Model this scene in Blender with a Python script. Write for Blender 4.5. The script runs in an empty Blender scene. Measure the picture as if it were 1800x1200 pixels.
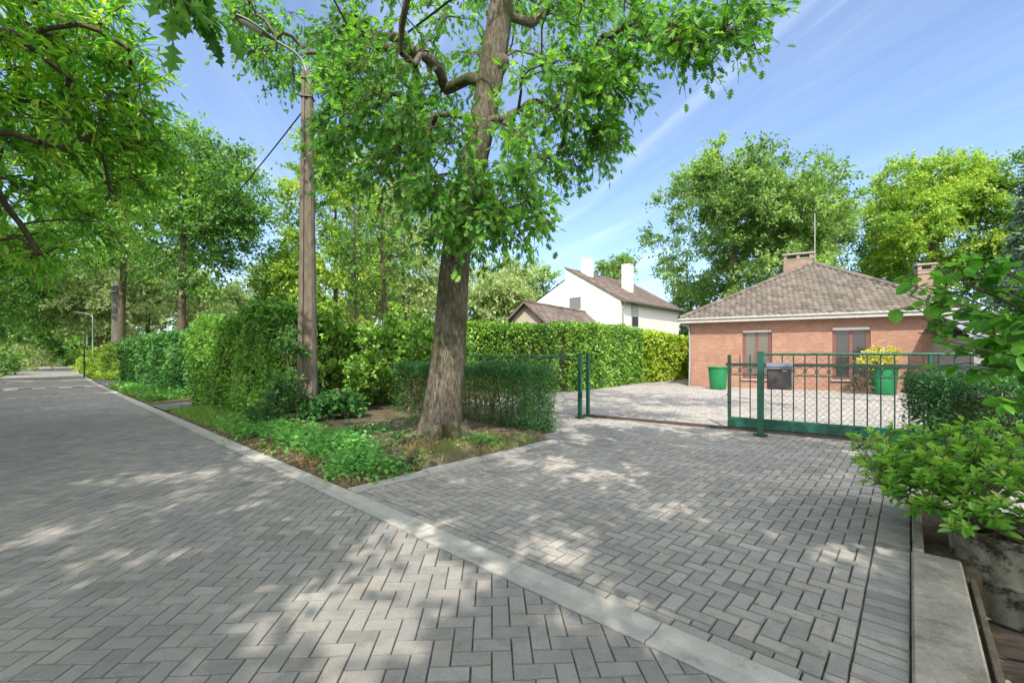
import bpy, math, random
import numpy as np
from mathutils import Vector, Matrix
R = math.radians
scene = bpy.context.scene
COL = scene.collection
RNG = np.random.default_rng(7)
random.seed(7)

# ------------------------------------------------------------------ survey of the place
H, F, HZ = 1.45, 770.0, 625.0           # eye height, focal length and horizon of the survey photograph
def at(px, py, Y):
    return np.array([(px-900)/F*Y, Y, H+(HZ-py)/F*Y])
def gp(px, py, z=0.0):
    Y = (H-z)*F/(py-HZ)
    return np.array([(px-900)/F*Y, Y, z])
D = np.array([-.739, .674]); NV = np.array([.674, .739])        # along / across the road
A = np.array([.673, .740]); B = np.array([.740, -.673])         # along / across the driveway
def bend(s):
    s = np.asarray(s, float)
    return .00047*np.maximum(0, s-20)**2
def road(s, n, z=0.0):
    s = np.asarray(s, float); n = np.asarray(n, float)+bend(s)
    return np.stack([s*D[0]+n*NV[0], s*D[1]+n*NV[1], np.zeros_like(s)+z], -1)
def uv(u, v, z=0.0):
    u = np.asarray(u, float); v = np.asarray(v, float)
    return np.stack([u*A[0]+v*B[0], u*A[1]+v*B[1], np.zeros_like(u)+z], -1)

# ------------------------------------------------------------------ mesh building
class M:
    def __init__(s): s.V = []; s.F = []; s.nv = 0
    def add(s, V, F, mat=0, rnd=None, smooth=False):
        V = np.asarray(V, float).reshape(-1, 3)
        F = np.asarray(F, int)
        if F.ndim == 1: F = F[None]
        if rnd is None: rnd = np.full(len(F), RNG.random())
        rnd = np.broadcast_to(np.asarray(rnd, float), (len(F),))
        s.V.append(V); s.F.append((F+s.nv, mat, rnd, smooth)); s.nv += len(V)
        return s
    def build(s, name, mats, parent=None, origin=None):
        if not isinstance(mats, (list, tuple)): mats = [mats]
        V = np.concatenate(s.V)
        o0 = np.zeros(3)
        if parent is not None: o0 = np.array(parent['_o'])
        elif origin is not None: o0 = np.asarray(origin, float)
        V = V-o0
        me = bpy.data.meshes.new(name)
        me.vertices.add(len(V)); me.vertices.foreach_set('co', V.astype(np.float32).ravel())
        nl = sum(f[0].size for f in s.F); npol = sum(len(f[0]) for f in s.F)
        li = np.concatenate([f[0].ravel() for f in s.F]).astype(np.int32)
        tot = np.concatenate([np.full(len(f[0]), f[0].shape[1]) for f in s.F])
        st = np.concatenate([[0], np.cumsum(tot)[:-1]]).astype(np.int32)
        me.loops.add(nl); me.loops.foreach_set('vertex_index', li)
        me.polygons.add(npol); me.polygons.foreach_set('loop_start', st)
        me.polygons.foreach_set('material_index', np.concatenate([np.full(len(f[0]), f[1]) for f in s.F]).astype(np.int32))
        me.polygons.foreach_set('use_smooth', np.concatenate([np.full(len(f[0]), f[3]) for f in s.F]).astype(bool))
        me.update(calc_edges=True)
        a = me.attributes.new('rnd', 'FLOAT', 'FACE')
        a.data.foreach_set('value', np.concatenate([f[2] for f in s.F]).astype(np.float32))
        for m in mats: me.materials.append(m)
        o = bpy.data.objects.new(name, me); COL.objects.link(o)
        if parent is not None:
            o.parent = parent if parent.type == 'EMPTY' else parent
            o['_o'] = list(o0)
        else:
            o.location = o0; o['_o'] = list(o0)
        return o

def thing(name, label, cat, loc=(0, 0, 0), group=None):
    o = bpy.data.objects.new(name, None); COL.objects.link(o)
    o.empty_display_size = .2
    o.location = [float(x) for x in loc]; o['_o'] = [float(x) for x in loc]
    o['label'] = label; o['category'] = cat
    if group: o['group'] = group
    return o
def tag(o, label, cat, group=None, kind=None):
    o['label'] = label; o['category'] = cat
    if group: o['group'] = group
    if kind: o['kind'] = kind
    return o
def struct(o, label=None, kind='structure'):
    o['kind'] = kind
    if label: o['label'] = label
    return o

BOXF = np.array([[0, 3, 2, 1], [4, 5, 6, 7], [0, 1, 5, 4], [1, 2, 6, 5], [2, 3, 7, 6], [3, 0, 4, 7]])
def box(m, c, size, ang=0.0, mat=0, base=False, rnd=None, tf=None):
    x, y, z = np.array(size)/2
    V = np.array([[-x, -y, -z], [x, -y, -z], [x, y, -z], [-x, y, -z], [-x, -y, z], [x, -y, z], [x, y, z], [-x, y, z]])
    if base: V[:, 2] += z
    ca, sa = math.cos(ang), math.sin(ang)
    V = np.stack([V[:, 0]*ca-V[:, 1]*sa, V[:, 0]*sa+V[:, 1]*ca, V[:, 2]], 1)+np.asarray(c, float)
    if tf is not None: V = tf(V)
    m.add(V, BOXF, mat, rnd)
def bbox(m, c, size, ang=0.0, b=.01, mat=0, tf=None, rnd=None):
    """box with chamfered edges"""
    x, y, z = np.array(size)/2
    b = min(b, x*.9, y*.9, z*.9)
    V = []
    for sx in (-1, 1):
        for sy in (-1, 1):
            for sz in (-1, 1):
                V += [(sx*x, sy*(y-b), sz*(z-b)), (sx*(x-b), sy*y, sz*(z-b)), (sx*(x-b), sy*(y-b), sz*z)]
    V = np.array(V)
    i = lambda sx, sy, sz, k: ((sx*2+sy)*2+sz)*3+k
    Q = []
    for s in (0, 1):
        f = [i(s, 0, 0, 0), i(s, 1, 0, 0), i(s, 1, 1, 0), i(s, 0, 1, 0)]; Q.append(f if s else f[::-1])
        f = [i(0, s, 0, 1), i(0, s, 1, 1), i(1, s, 1, 1), i(1, s, 0, 1)]; Q.append(f if s else f[::-1])
        f = [i(0, 0, s, 2), i(1, 0, s, 2), i(1, 1, s, 2), i(0, 1, s, 2)]; Q.append(f if s else f[::-1])
    for p in (0, 1):
        for q in (0, 1):
            Q.append([i(p, q, 0, 0), i(p, q, 1, 0), i(p, q, 1, 1), i(p, q, 0, 1)])
            Q.append([i(p, 0, q, 0), i(p, 1, q, 0), i(p, 1, q, 2), i(p, 0, q, 2)])
            Q.append([i(0, p, q, 1), i(1, p, q, 1), i(1, p, q, 2), i(0, p, q, 2)])
    T = [[i(a, c_, d, 0), i(a, c_, d, 1), i(a, c_, d, 2)] for a in (0, 1) for c_ in (0, 1) for d in (0, 1)]
    ca, sa = math.cos(ang), math.sin(ang)
    W = np.stack([V[:, 0]*ca-V[:, 1]*sa, V[:, 0]*sa+V[:, 1]*ca, V[:, 2]], 1)+np.asarray(c, float)
    if tf is not None: W = tf(W)
    r = RNG.random() if rnd is None else rnd
    n0 = m.nv
    m.add(W, Q, mat, r)
    T = np.array(T)+n0-m.nv                      # reuse the vertices just added
    m.F.append((np.array(T)+m.nv, mat, np.full(len(T), r), False))
def tube(m, P, rad, n=8, mat=0, cap=True, smooth=True, rnd=None, flat=None):
    P = np.asarray(P, float); k = len(P)
    rad = np.broadcast_to(np.asarray(rad, float), (k,))
    T = np.gradient(P, axis=0); T /= np.linalg.norm(T, axis=1)[:, None]+1e-9
    up = np.array([0, 0, 1.]) if abs(T[0, 2]) < .9 else np.array([1., 0, 0])
    U = np.cross(T, up); ul = np.linalg.norm(U, axis=1)[:, None]
    if (ul < .15).any():
        U = np.cross(T, np.array([.31, .95, .1])); ul = np.linalg.norm(U, axis=1)[:, None]
    U /= ul+1e-9
    W = np.cross(U, T)
    a = np.arange(n)*2*math.pi/n
    ring = U[:, None, :]*np.cos(a)[None, :, None]+W[:, None, :]*np.sin(a)[None, :, None]
    V = P[:, None, :]+ring*rad[:, None, None]
    i, j = np.meshgrid(np.arange(k-1), np.arange(n), indexing='ij')
    q = np.stack([i*n+j, i*n+(j+1) % n, (i+1)*n+(j+1) % n, (i+1)*n+j], -1).reshape(-1, 4)[:, ::-1]
    r = RNG.random() if rnd is None else rnd
    m.add(V.reshape(-1, 3), q, mat, r, smooth)
    if cap:
        m.add(V[0], [list(range(n))], mat, r); m.add(V[-1], [list(range(n))[::-1]], mat, r)
def lathe(m, c, prof, n=24, mat=0, smooth=True, rnd=None, wob=0):
    a = np.arange(n)*2*math.pi/n
    prof = np.asarray(prof, float)
    rr = prof[:, 0][:, None]*(1+wob*np.sin(a*3+1)[None, :])
    V = np.stack([rr*np.cos(a), rr*np.sin(a), np.repeat(prof[:, 1][:, None], n, 1)], -1)+np.asarray(c, float)
    k = len(prof)
    i, j = np.meshgrid(np.arange(k-1), np.arange(n), indexing='ij')
    q = np.stack([i*n+j, i*n+(j+1) % n, (i+1)*n+(j+1) % n, (i+1)*n+j], -1).reshape(-1, 4)
    m.add(V.reshape(-1, 3), q, mat, rnd, smooth)
def poly(m, pts, mat=0, rnd=None):
    m.add(pts, [list(range(len(pts)))], mat, rnd)
def prism(m, pts, t, mat=0):
    """closed slab: polygon pts (top) pushed down by vector t"""
    P = np.asarray(pts, float); k = len(P); Q = P+np.asarray(t, float)
    m.add(P, [list(range(k))], mat, .5); m.add(Q, [list(range(k))[::-1]], mat, .5)
    for i in range(k):
        j = (i+1) % k
        m.add([P[i], Q[i], Q[j], P[j]], [[0, 1, 2, 3]], mat, .5)
def unit(a):
    return a/(np.linalg.norm(a, axis=-1, keepdims=True)+1e-9)

# ------------------------------------------------------------------ materials
def new_mat(name):
    m = bpy.data.materials.new(name); m.use_nodes = True
    nt = m.node_tree; nt.nodes.clear()
    out = nt.nodes.new('ShaderNodeOutputMaterial')
    return m, nt, out
def N(nt, typ, **kw):
    n = nt.nodes.new(typ)
    for k, v in kw.items(): setattr(n, k, v)
    return n
def ramp(nt, src, stops):
    r = N(nt, 'ShaderNodeValToRGB'); e = r.color_ramp.elements
    while len(e) > 1: e.remove(e[-1])
    for i, (p, c) in enumerate(stops):
        x = e[0] if i == 0 else e.new(p)
        x.position = p; x.color = tuple(c)+(1,) if len(c) == 3 else c
    nt.links.new(src, r.inputs[0]); return r.outputs[0]
def noise(nt, scale, detail=4, rough=.6, vec=None, coord='Object', stretch=None):
    tc = N(nt, 'ShaderNodeTexCoord'); v = tc.outputs[coord]
    if stretch:
        mp = N(nt, 'ShaderNodeMapping'); mp.inputs['Scale'].default_value = stretch
        nt.links.new(v, mp.inputs[0]); v = mp.outputs[0]
    n = N(nt, 'ShaderNodeTexNoise'); n.inputs['Scale'].default_value = scale
    n.inputs['Detail'].default_value = detail; n.inputs['Roughness'].default_value = rough
    nt.links.new(v, n.inputs['Vector']); return n.outputs[0]
def mix(nt, fac, a, b, mode='MIX'):
    x = N(nt, 'ShaderNodeMix', data_type='RGBA', blend_type=mode)
    for s, i in ((fac, 0), (a, 6), (b, 7)):
        if isinstance(s, (int, float)): x.inputs[i].default_value = s
        elif isinstance(s, tuple): x.inputs[i].default_value = s+(1,)
        else: nt.links.new(s, x.inputs[i])
    return x.outputs[2]
def bump(nt, h, strength=.3, dist=.01):
    b = N(nt, 'ShaderNodeBump'); b.inputs['Strength'].default_value = strength; b.inputs['Distance'].default_value = dist
    nt.links.new(h, b.inputs['Height']); return b.outputs[0]
def attr(nt, name='rnd'):
    return N(nt, 'ShaderNodeAttribute', attribute_name=name).outputs['Fac']
def princ(nt, out, col, rough=.6, spec=.3, metal=0, normal=None):
    p = N(nt, 'ShaderNodeBsdfPrincipled')
    if isinstance(col, tuple): p.inputs['Base Color'].default_value = col+(1,)
    else: nt.links.new(col, p.inputs['Base Color'])
    if isinstance(rough, (int, float)): p.inputs['Roughness'].default_value = rough
    else: nt.links.new(rough, p.inputs['Roughness'])
    p.inputs['Metallic'].default_value = metal
    p.inputs['Specular IOR Level'].default_value = spec
    if normal is not None: nt.links.new(normal, p.inputs['Normal'])
    nt.links.new(p.outputs[0], out.inputs[0]); return p

def leaf_mat(name, dark, mid, light, transl=.4, rough=.45, spec=.35, tcol=None):
    m, nt, out = new_mat(name)
    dark, mid, light = [tuple(min(.62, x*k) for x in c_) for c_, k in ((dark, 1.35), (mid, 2.0), (light, 2.25))]
    if name not in ('golden_shrub_leaf', 'brown_clump_leaf', 'bare_yew_twig', 'fallen_leaf'):      # fresh summer green
        fr = .95 if name in ('roadside_leaf', 'pale_leaf', 'far_oak_leaf', 'yellow_green_leaf', 'cherry_laurel_leaf', 'spruce_needle') else .88
        dark, mid, light = [(a*fr, min(.58, b*(1.16-.16*fr)), c_*1.25+.004) for a, b, c_ in (dark, mid, light)]
    c = ramp(nt, attr(nt), [(0, dark), (.5, mid), (1, light)])
    p = N(nt, 'ShaderNodeBsdfPrincipled'); nt.links.new(c, p.inputs['Base Color'])
    p.inputs['Roughness'].default_value = rough; p.inputs['Specular IOR Level'].default_value = spec
    t = N(nt, 'ShaderNodeBsdfTranslucent')
    tc = mix(nt, 1.0, c, (tcol or (1.35, 1.4, .5)), 'MULTIPLY')
    nt.links.new(tc, t.inputs[0])
    mx = N(nt, 'ShaderNodeMixShader'); mx.inputs[0].default_value = transl
    nt.links.new(p.outputs[0], mx.inputs[1]); nt.links.new(t.outputs[0], mx.inputs[2])
    nt.links.new(mx.outputs[0], out.inputs[0]); return m
def rough_mat(name, c1, c2, scale=6, rough=.85, spec=.2, bs=.3, bd=.01, stretch=None, metal=0, use_rnd=0.0, spots=None):
    m, nt, out = new_mat(name)
    n = noise(nt, scale, 6, .65, stretch=stretch)
    c = ramp(nt, n, [(.3, c1), (.7, c2)])
    if use_rnd:
        rc = ramp(nt, attr(nt), [(0, (1-use_rnd,)*3), (1, (1+use_rnd,)*3)])
        c = mix(nt, 1.0, c, rc, 'MULTIPLY')
    if spots:
        sc, lo, hi, colr = spots
        s = ramp(nt, noise(nt, sc, 5, .7), [(lo, (0, 0, 0)), (hi, (1, 1, 1))])
        c = mix(nt, s, c, colr)
    fn = ramp(nt, noise(nt, scale*22, 4, .75), [(.3, (.78,)*3), (.7, (1.2,)*3)])
    c = mix(nt, 1.0, c, fn, 'MULTIPLY')
    n2 = noise(nt, scale*4, 5, .7, stretch=stretch)
    princ(nt, out, c, rough, spec, metal, bump(nt, n2, bs, bd)); return m

def paver_mat(name, base, var=.22, warm=(1.0, 1.0, 1.0)):
    m, nt, out = new_mat(name)
    b = np.array(base)
    c = ramp(nt, attr(nt), [(0, tuple(b*(1-2.4*var))), (.07, tuple(b*(1-var))), (.5, tuple(b)), (.85, tuple(b*(1+var*.7)*np.array((1.05, 1, .95)))), (.94, tuple(b*(1+var))), (1, tuple(b*(1+1.7*var)))])
    big = ramp(nt, noise(nt, .9, 5, .6), [(.3, (.78, .78, .80)), (.7, (1.12, 1.1, 1.06))])
    c = mix(nt, 1.0, c, big, 'MULTIPLY')
    fine = ramp(nt, noise(nt, 190, 3, .7), [(.32, (.72, .72, .72)), (.5, (1, 1, 1)), (.68, (1.25, 1.25, 1.25))])
    c = mix(nt, 1.0, c, fine, 'MULTIPLY')
    st = ramp(nt, noise(nt, 7, 7, .75), [(.50, (0, 0, 0)), (.72, (1, 1, 1))])
    c = mix(nt, mix(nt, 1.0, st, (.42, .42, .42), 'MULTIPLY'), c, (.09, .085, .075))
    # pale aggregate specks
    tc = N(nt, 'ShaderNodeTexCoord'); vo = N(nt, 'ShaderNodeTexVoronoi'); vo.inputs['Scale'].default_value = 130
    nt.links.new(tc.outputs['Object'], vo.inputs['Vector'])
    sp = ramp(nt, vo.outputs['Distance'], [(.10, (1, 1, 1)), (.17, (0, 0, 0))])
    c = mix(nt, mix(nt, 1.0, sp, (.5, .5, .5), 'MULTIPLY'), c, (.42, .41, .39))
    ms = ramp(nt, noise(nt, 2.2, 6, .7), [(.56, (0, 0, 0)), (.70, (.35,)*3)])
    c = mix(nt, ms, c, (.17, .165, .12))
    h = noise(nt, 240, 4, .7)
    princ(nt, out, c, .88, .2, 0, bump(nt, h, .35, .003)); return m

def bark_mat(name, c1, c2, moss=(.05, .07, .02), mossamt=.5, sc=1.0):
    m, nt, out = new_mat(name)
    n = noise(nt, 9*sc, 6, .7, stretch=(3.2, 3.2, .55))
    c = ramp(nt, n, [(.34, c1), (.62, c2)])
    fine = ramp(nt, noise(nt, 60, 4, .7), [(.3, (.75, .75, .75)), (.7, (1.2, 1.2, 1.2))])
    c = mix(nt, 1.0, c, fine, 'MULTIPLY')
    cr_ = ramp(nt, noise(nt, 24*sc, 5, .75, stretch=(3.4, 3.4, .32)), [(.40, (.38, .36, .33)), (.50, (1, 1, 1))])
    c = mix(nt, 1.0, c, cr_, 'MULTIPLY')
    ms = ramp(nt, noise(nt, 1.5, 7, .72), [(.47, (0, 0, 0)), (.60, (mossamt,)*3)])
    c = mix(nt, ms, c, moss)
    li = ramp(nt, noise(nt, 5, 6, .75), [(.62, (0, 0, 0)), (.72, (.6,)*3)])
    c = mix(nt, li, c, (.26, .29, .23))
    n2 = noise(nt, 13*sc, 7, .75, stretch=(3.4, 3.4, .45))
    princ(nt, out, c, .9, .12, 0, bump(nt, n2, .9, .03)); return m

def paint(name, col, rough=.4, spec=.5, dirt=.25, metal=0):
    m, nt, out = new_mat(name)
    n = ramp(nt, noise(nt, 5, 6, .7), [(.35, (1-dirt,)*3), (.7, (1.08,)*3)])
    c = mix(nt, 1.0, tuple(col), n, 'MULTIPLY')
    princ(nt, out, c, rough, spec, metal, bump(nt, noise(nt, 60, 3), .08, .002)); return m

G = {}
G['oak'] = leaf_mat('red_oak_leaf', (.04, .10, .018), (.07, .165, .025), (.15, .25, .035), .52, .4, .4)
G['chestnut'] = leaf_mat('chestnut_leaf', (.06, .15, .022), (.115, .245, .028), (.24, .35, .045), .65, .4, .4)
G['mid'] = leaf_mat('roadside_leaf', (.04, .09, .02), (.07, .15, .03), (.16, .23, .045), .45)
G['pale'] = leaf_mat('pale_leaf', (.13, .18, .065), (.20, .25, .10), (.28, .31, .14), .45)  # distance haze is put into the leaf colour: paler, greyer green
G['olive'] = leaf_mat('far_oak_leaf', (.065, .12, .035), (.12, .19, .05), (.20, .26, .075), .42)
G['yellow'] = leaf_mat('yellow_green_leaf', (.08, .15, .02), (.15, .24, .03), (.26, .33, .05), .45)
G['hornbeam'] = leaf_mat('hornbeam_leaf', (.045, .105, .02), (.085, .17, .026), (.19, .26, .045), .45)
G['darkhedge'] = leaf_mat('dark_hedge_leaf', (.022, .065, .016), (.042, .11, .022), (.09, .17, .035), .32, .5, .25)
G['laurel'] = leaf_mat('laurel_leaf', (.05, .11, .015), (.09, .17, .02), (.19, .27, .03), .35, .35, .5)
G['cherry'] = leaf_mat('cherry_laurel_leaf', (.12, .19, .015), (.20, .28, .02), (.33, .38, .04), .4, .35, .5)
G['yew'] = leaf_mat('yew_needle', (.018, .05, .016), (.036, .09, .025), (.075, .155, .035), .28, .5, .3)
G['yewbrown'] = leaf_mat('bare_yew_twig', (.10, .075, .045), (.16, .115, .065), (.26, .19, .11), .1, .8, .1)
G['rhodo'] = leaf_mat('glossy_shrub_leaf', (.06, .15, .025), (.15, .27, .03), (.32, .42, .05), .42, .25, .6)
G['hazel'] = leaf_mat('hazel_leaf', (.035, .10, .015), (.06, .17, .02), (.12, .24, .03), .5, .45, .35)
G['spruce'] = leaf_mat('spruce_needle', (.03, .06, .035), (.055, .09, .05), (.10, .14, .075), .15, .6, .2)
G['weed'] = leaf_mat('weed_leaf', (.035, .10, .02), (.075, .18, .035), (.15, .27, .055), .4)
G['grass'] = leaf_mat('grass_blade', (.06, .12, .02), (.11, .19, .03), (.20, .26, .05), .35)
G['gold'] = leaf_mat('golden_shrub_leaf', (.32, .27, .03), (.50, .42, .05), (.66, .58, .10), .35)
G['purple'] = leaf_mat('brown_clump_leaf', (.06, .045, .03), (.10, .075, .05), (.16, .12, .07), .3)
G['litter'] = leaf_mat('fallen_leaf', (.11, .065, .03), (.20, .125, .06), (.34, .24, .13), .15, .8, .1)
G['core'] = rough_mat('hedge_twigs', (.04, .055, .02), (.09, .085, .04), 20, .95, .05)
G['bark'] = bark_mat('red_oak_bark', (.075, .060, .044), (.27, .235, .19), moss=(.055, .068, .022), mossamt=.85, sc=1.25)
G['bark2'] = bark_mat('roadside_bark', (.09, .075, .055), (.20, .17, .12), mossamt=.3)
G['twig'] = rough_mat('twig_bark', (.09, .07, .05), (.20, .16, .11), 30, .9, .1)
G['road'] = paver_mat('road_paver', (.315, .306, .296), .10)
G['drive'] = paver_mat('driveway_paver', (.385, .369, .350), .12)
G['concrete'] = rough_mat('gutter_concrete', (.38, .365, .34), (.50, .485, .45), 9, .9, .15, .4, .006, spots=(3, .58, .74, (.20, .195, .18)))
G['polecon'] = rough_mat('pole_concrete', (.12, .10, .08), (.24, .205, .165), 8, .9, .15, .5, .012, stretch=(2, 2, .5), spots=(2.2, .58, .72, (.10, .10, .08)))
G['soil'] = None

# ------------------------------------------------------------------ leaf templates
def half_pair(h):
    """outline of one side (x,y) from stem to tip -> two half blades folded along the midrib"""
    h = np.array(h, float); k = len(h)
    z = -.35*h[:, 1]+.0*h[:, 0]
    a = np.stack([h[:, 0], h[:, 1], np.abs(h[:, 1])*.28-.10*h[:, 0]**2], 1)
    b = a.copy(); b[:, 1] *= -1
    V = np.concatenate([a, b[1:-1]])
    f1 = list(range(k)); f2 = [0]+list(range(k, 2*k-2))+[k-1]
    return V, [np.array(f1)[::-1], np.array(f2)]
T_OAK = half_pair([(0, 0), (.16, .05), (.30, .27), (.38, .10), (.52, .36), (.62, .12), (.78, .27), (.84, .09), (1, 0)])
T_LANCE = half_pair([(0, 0), (.18, .10), (.45, .16), (.75, .10), (1, 0)])
T_OVAL = half_pair([(0, 0), (.2, .22), (.5, .31), (.8, .2), (1, 0)])
T_ROUND = half_pair([(0, 0), (.08, .26), (.35, .42), (.65, .40), (.88, .2), (1, 0)])
T_DIAM = half_pair([(0, 0), (.45, .32), (1, 0)])
T_NEED = half_pair([(0, 0), (.5, .16), (1, 0)])
T_BLADE = half_pair([(0, 0), (.4, .035), (1, 0)])
def leaves(m, P, L, Nr, size, tmpl, mat, rnd):
    if len(P) == 0: return
    V, Fs = tmpl
    L = unit(L); S = unit(np.cross(Nr, L)); Nn = np.cross(L, S)
    size = np.broadcast_to(np.asarray(size, float), (len(P),))
    W = P[:, None, :]+size[:, None, None]*(V[None, :, 0, None]*L[:, None, :]+V[None, :, 1, None]*S[:, None, :]+V[None, :, 2, None]*Nn[:, None, :])
    k = len(V); n = len(P)
    base = np.arange(n)[:, None]*k
    FF = [base+f[None, :] for f in Fs]
    m.add(W.reshape(-1, 3), np.concatenate(FF), mat, np.concatenate([np.clip(rnd, 0, 1)]*len(Fs)))

# ------------------------------------------------------------------ trees
def crown_points(lobes, rng, minsep=0.0):
    """lobes: (centre, radii, count) -> clump centres biased to the shell"""
    out = []
    for c, r, n in lobes:
        d = unit(rng.normal(size=(n, 3)))
        rr = rng.random(n)**.42
        out.append(np.asarray(c)+d*rr[:, None]*np.asarray(r))
    return np.concatenate(out)
def grow(trunk, tr, clumps, rng, first=.35, step=.55, tip=.011, wig=.06, arc=.10):
    P = [np.array(p, float) for p in trunk]; par = [-1]+list(range(len(trunk)-1))
    nt = len(P); a0 = int(nt*first)
    axis = np.array(trunk)
    dist = np.min(np.linalg.norm(clumps[:, None, :]-axis[None, a0:, :], axis=2), axis=1)
    paths = []
    for ci in np.argsort(dist):
        c = clumps[ci]
        PA = np.array(P[a0:]); d = np.linalg.norm(PA-c, axis=1)
        dh = np.linalg.norm(PA[:, :2]-c[:2], axis=1)
        cost = d+.5*np.abs((c[2]-PA[:, 2])-.35*dh)
        j = int(np.argmin(cost))+a0; p0 = P[j]; dd = np.linalg.norm(c-p0)
        n = max(2, int(dd/step)+1); idx = [j]
        off = rng.normal(size=3)*wig*dd
        for q in range(1, n+1):
            t = q/n
            p = p0*(1-t)+c*t+np.array([0, 0, arc*dd*math.sin(math.pi*t)])+off*math.sin(math.pi*t)+(rng.normal(size=3)*.03*dd if q < n else 0)
            P.append(p); par.append(idx[-1]); idx.append(len(P)-1)
        paths.append(idx)
    w = np.zeros(len(P)); 
    for idx in paths: w[idx[-1]] += 1
    for i in range(len(P)-1, 0, -1):
        if par[i] >= 0: w[par[i]] += w[i]
    r = tip*np.power(np.maximum(w, 1), .52)
    r[:nt] = tr
    br = M()
    for idx in paths:
        pts = np.array([P[i] for i in idx]); rr = r[idx].copy()
        rr[0] = min(rr[0]*.9, rr[1]*1.25)
        if rr[0] > .02:
            nn = 7 if rr[0] > .05 else 5
        else: nn = 4
        tube(br, pts, rr, nn, cap=False)
    return br
def foliate(m, clumps, cr, rng, ntw, nlf, tmpl, size, mat=0, twig=None, droop=.15, centre=None, up=.9, spread=.6, vr=.45, hang=.25):
    n = len(clumps)
    cv = rng.random(n)
    C = np.repeat(clumps, ntw, 0); CV = np.repeat(cv, ntw)
    d = rng.normal(size=(len(C), 3))
    if centre is not None: d += 1.0*unit(C-centre)
    d[:, 2] *= .75; d = unit(d)
    ln = cr*(.45+.65*rng.random(len(C)))
    if twig is not None:
        for i in range(len(C)):
            e = C[i]+d[i]*ln[i]; e[2] -= droop*ln[i]
            mid = (C[i]+e)/2+np.array([0, 0, .3*droop*ln[i]])
            tube(twig, [C[i], mid, e], [.007, .005, .003], 3, cap=False)
    t = (np.arange(nlf)+rng.random((len(C), nlf)))/nlf*.85+.18
    P = C[:, None, :]+d[:, None, :]*(ln[:, None]*t)[:, :, None]
    P[:, :, 2] -= droop*(ln[:, None]*t**2)
    P += rng.normal(size=P.shape)*.06*cr
    P = P.reshape(-1, 3); k = len(P)
    L = np.repeat(d, nlf, 0)*.7+rng.normal(size=(k, 3))*spread; L[:, 2] -= hang
    Nr = np.array([0, 0, up])+rng.normal(size=(k, 3))*.55
    rv = .5+vr*(np.repeat(np.repeat(cv, ntw), nlf)-.5)*1.2+(rng.random(k)-.5)*.75
    leaves(m, P, L, unit(Nr), size*(.65+.6*rng.random(k)), tmpl, mat, rv)
def bez(pts, n):
    pts = np.array(pts, float); t = np.linspace(0, len(pts)-1, n)
    # catmull-rom
    o = []
    for x in t:
        i = min(int(x), len(pts)-2); f = x-i
        p0 = pts[max(i-1, 0)]; p1 = pts[i]; p2 = pts[i+1]; p3 = pts[min(i+2, len(pts)-1)]
        o.append(.5*((2*p1)+(-p0+p2)*f+(2*p0-5*p1+4*p2-p3)*f*f+(-p0+3*p1-3*p2+p3)*f**3))
    return np.array(o)

def bg_tree(name, label, px, Y, top, bot, half, leaf, seed, cat='tree', group=None, nl=46, ntw=9, nlf=10, size=.2, tmpl=T_DIAM, trunk_px=None, trunk_r=.22, first=.35, cr=1.25, bark='bark2', depth=.9, lean=0.0, taper=.0):
    rng = np.random.default_rng(seed)
    c0 = at(px, 0, Y); zt = at(px, top, Y)[2]; zb = at(px, bot, Y)[2]; rad = half*Y/F
    bx = at(trunk_px if trunk_px else px, 0, Y)[0]
    root = thing(name, label, cat, (bx, Y, 0), group)
    zc = (zt+zb)/2; rz = (zt-zb)/2
    lobes = []
    k = 9
    for i in range(k):           # uneven crown: several overlapping sub-crowns
        a = rng.random()*6.28; f = .30+.36*rng.random(); h = rng.uniform(-.55, .62)
        w = math.sqrt(max(.1, 1-h*h))*(1-taper*(h+.6)/1.4)
        lobes.append(((c0[0]+math.cos(a)*rad*f*w, Y+math.sin(a)*rad*depth*f*w, zc+h*rz), (rad*.46*w+.3, rad*.46*depth*w+.3, rz*.40), nl//k+1))
    lobes.append(((c0[0], Y, zc), (rad*.8, rad*.8*depth, rz*.9), nl//2))
    cl = crown_points(lobes, rng)
    tp = bez([(bx, Y, -.1), (bx+lean*.3, Y, zb*.6), (bx*.6+c0[0]*.4, Y, zc), (c0[0], Y, zc+rz*.55)], 12)
    tr = trunk_r*np.linspace(1.25, .22, 12)
    tm = M(); tube(tm, tp, tr, 10)
    tm.build('trunk', G[bark], root)
    grow(tp, tr, cl, rng, first).build('branches', G[bark], root)
    fm = M(); foliate(fm, cl, cr*1.1, rng, int(ntw*1.35), int(nlf*1.3), tmpl, size*1.12, centre=np.array([c0[0], Y, zc-rz*.3]))
    fm.build('crown', G[leaf], root)
    return root
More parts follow.
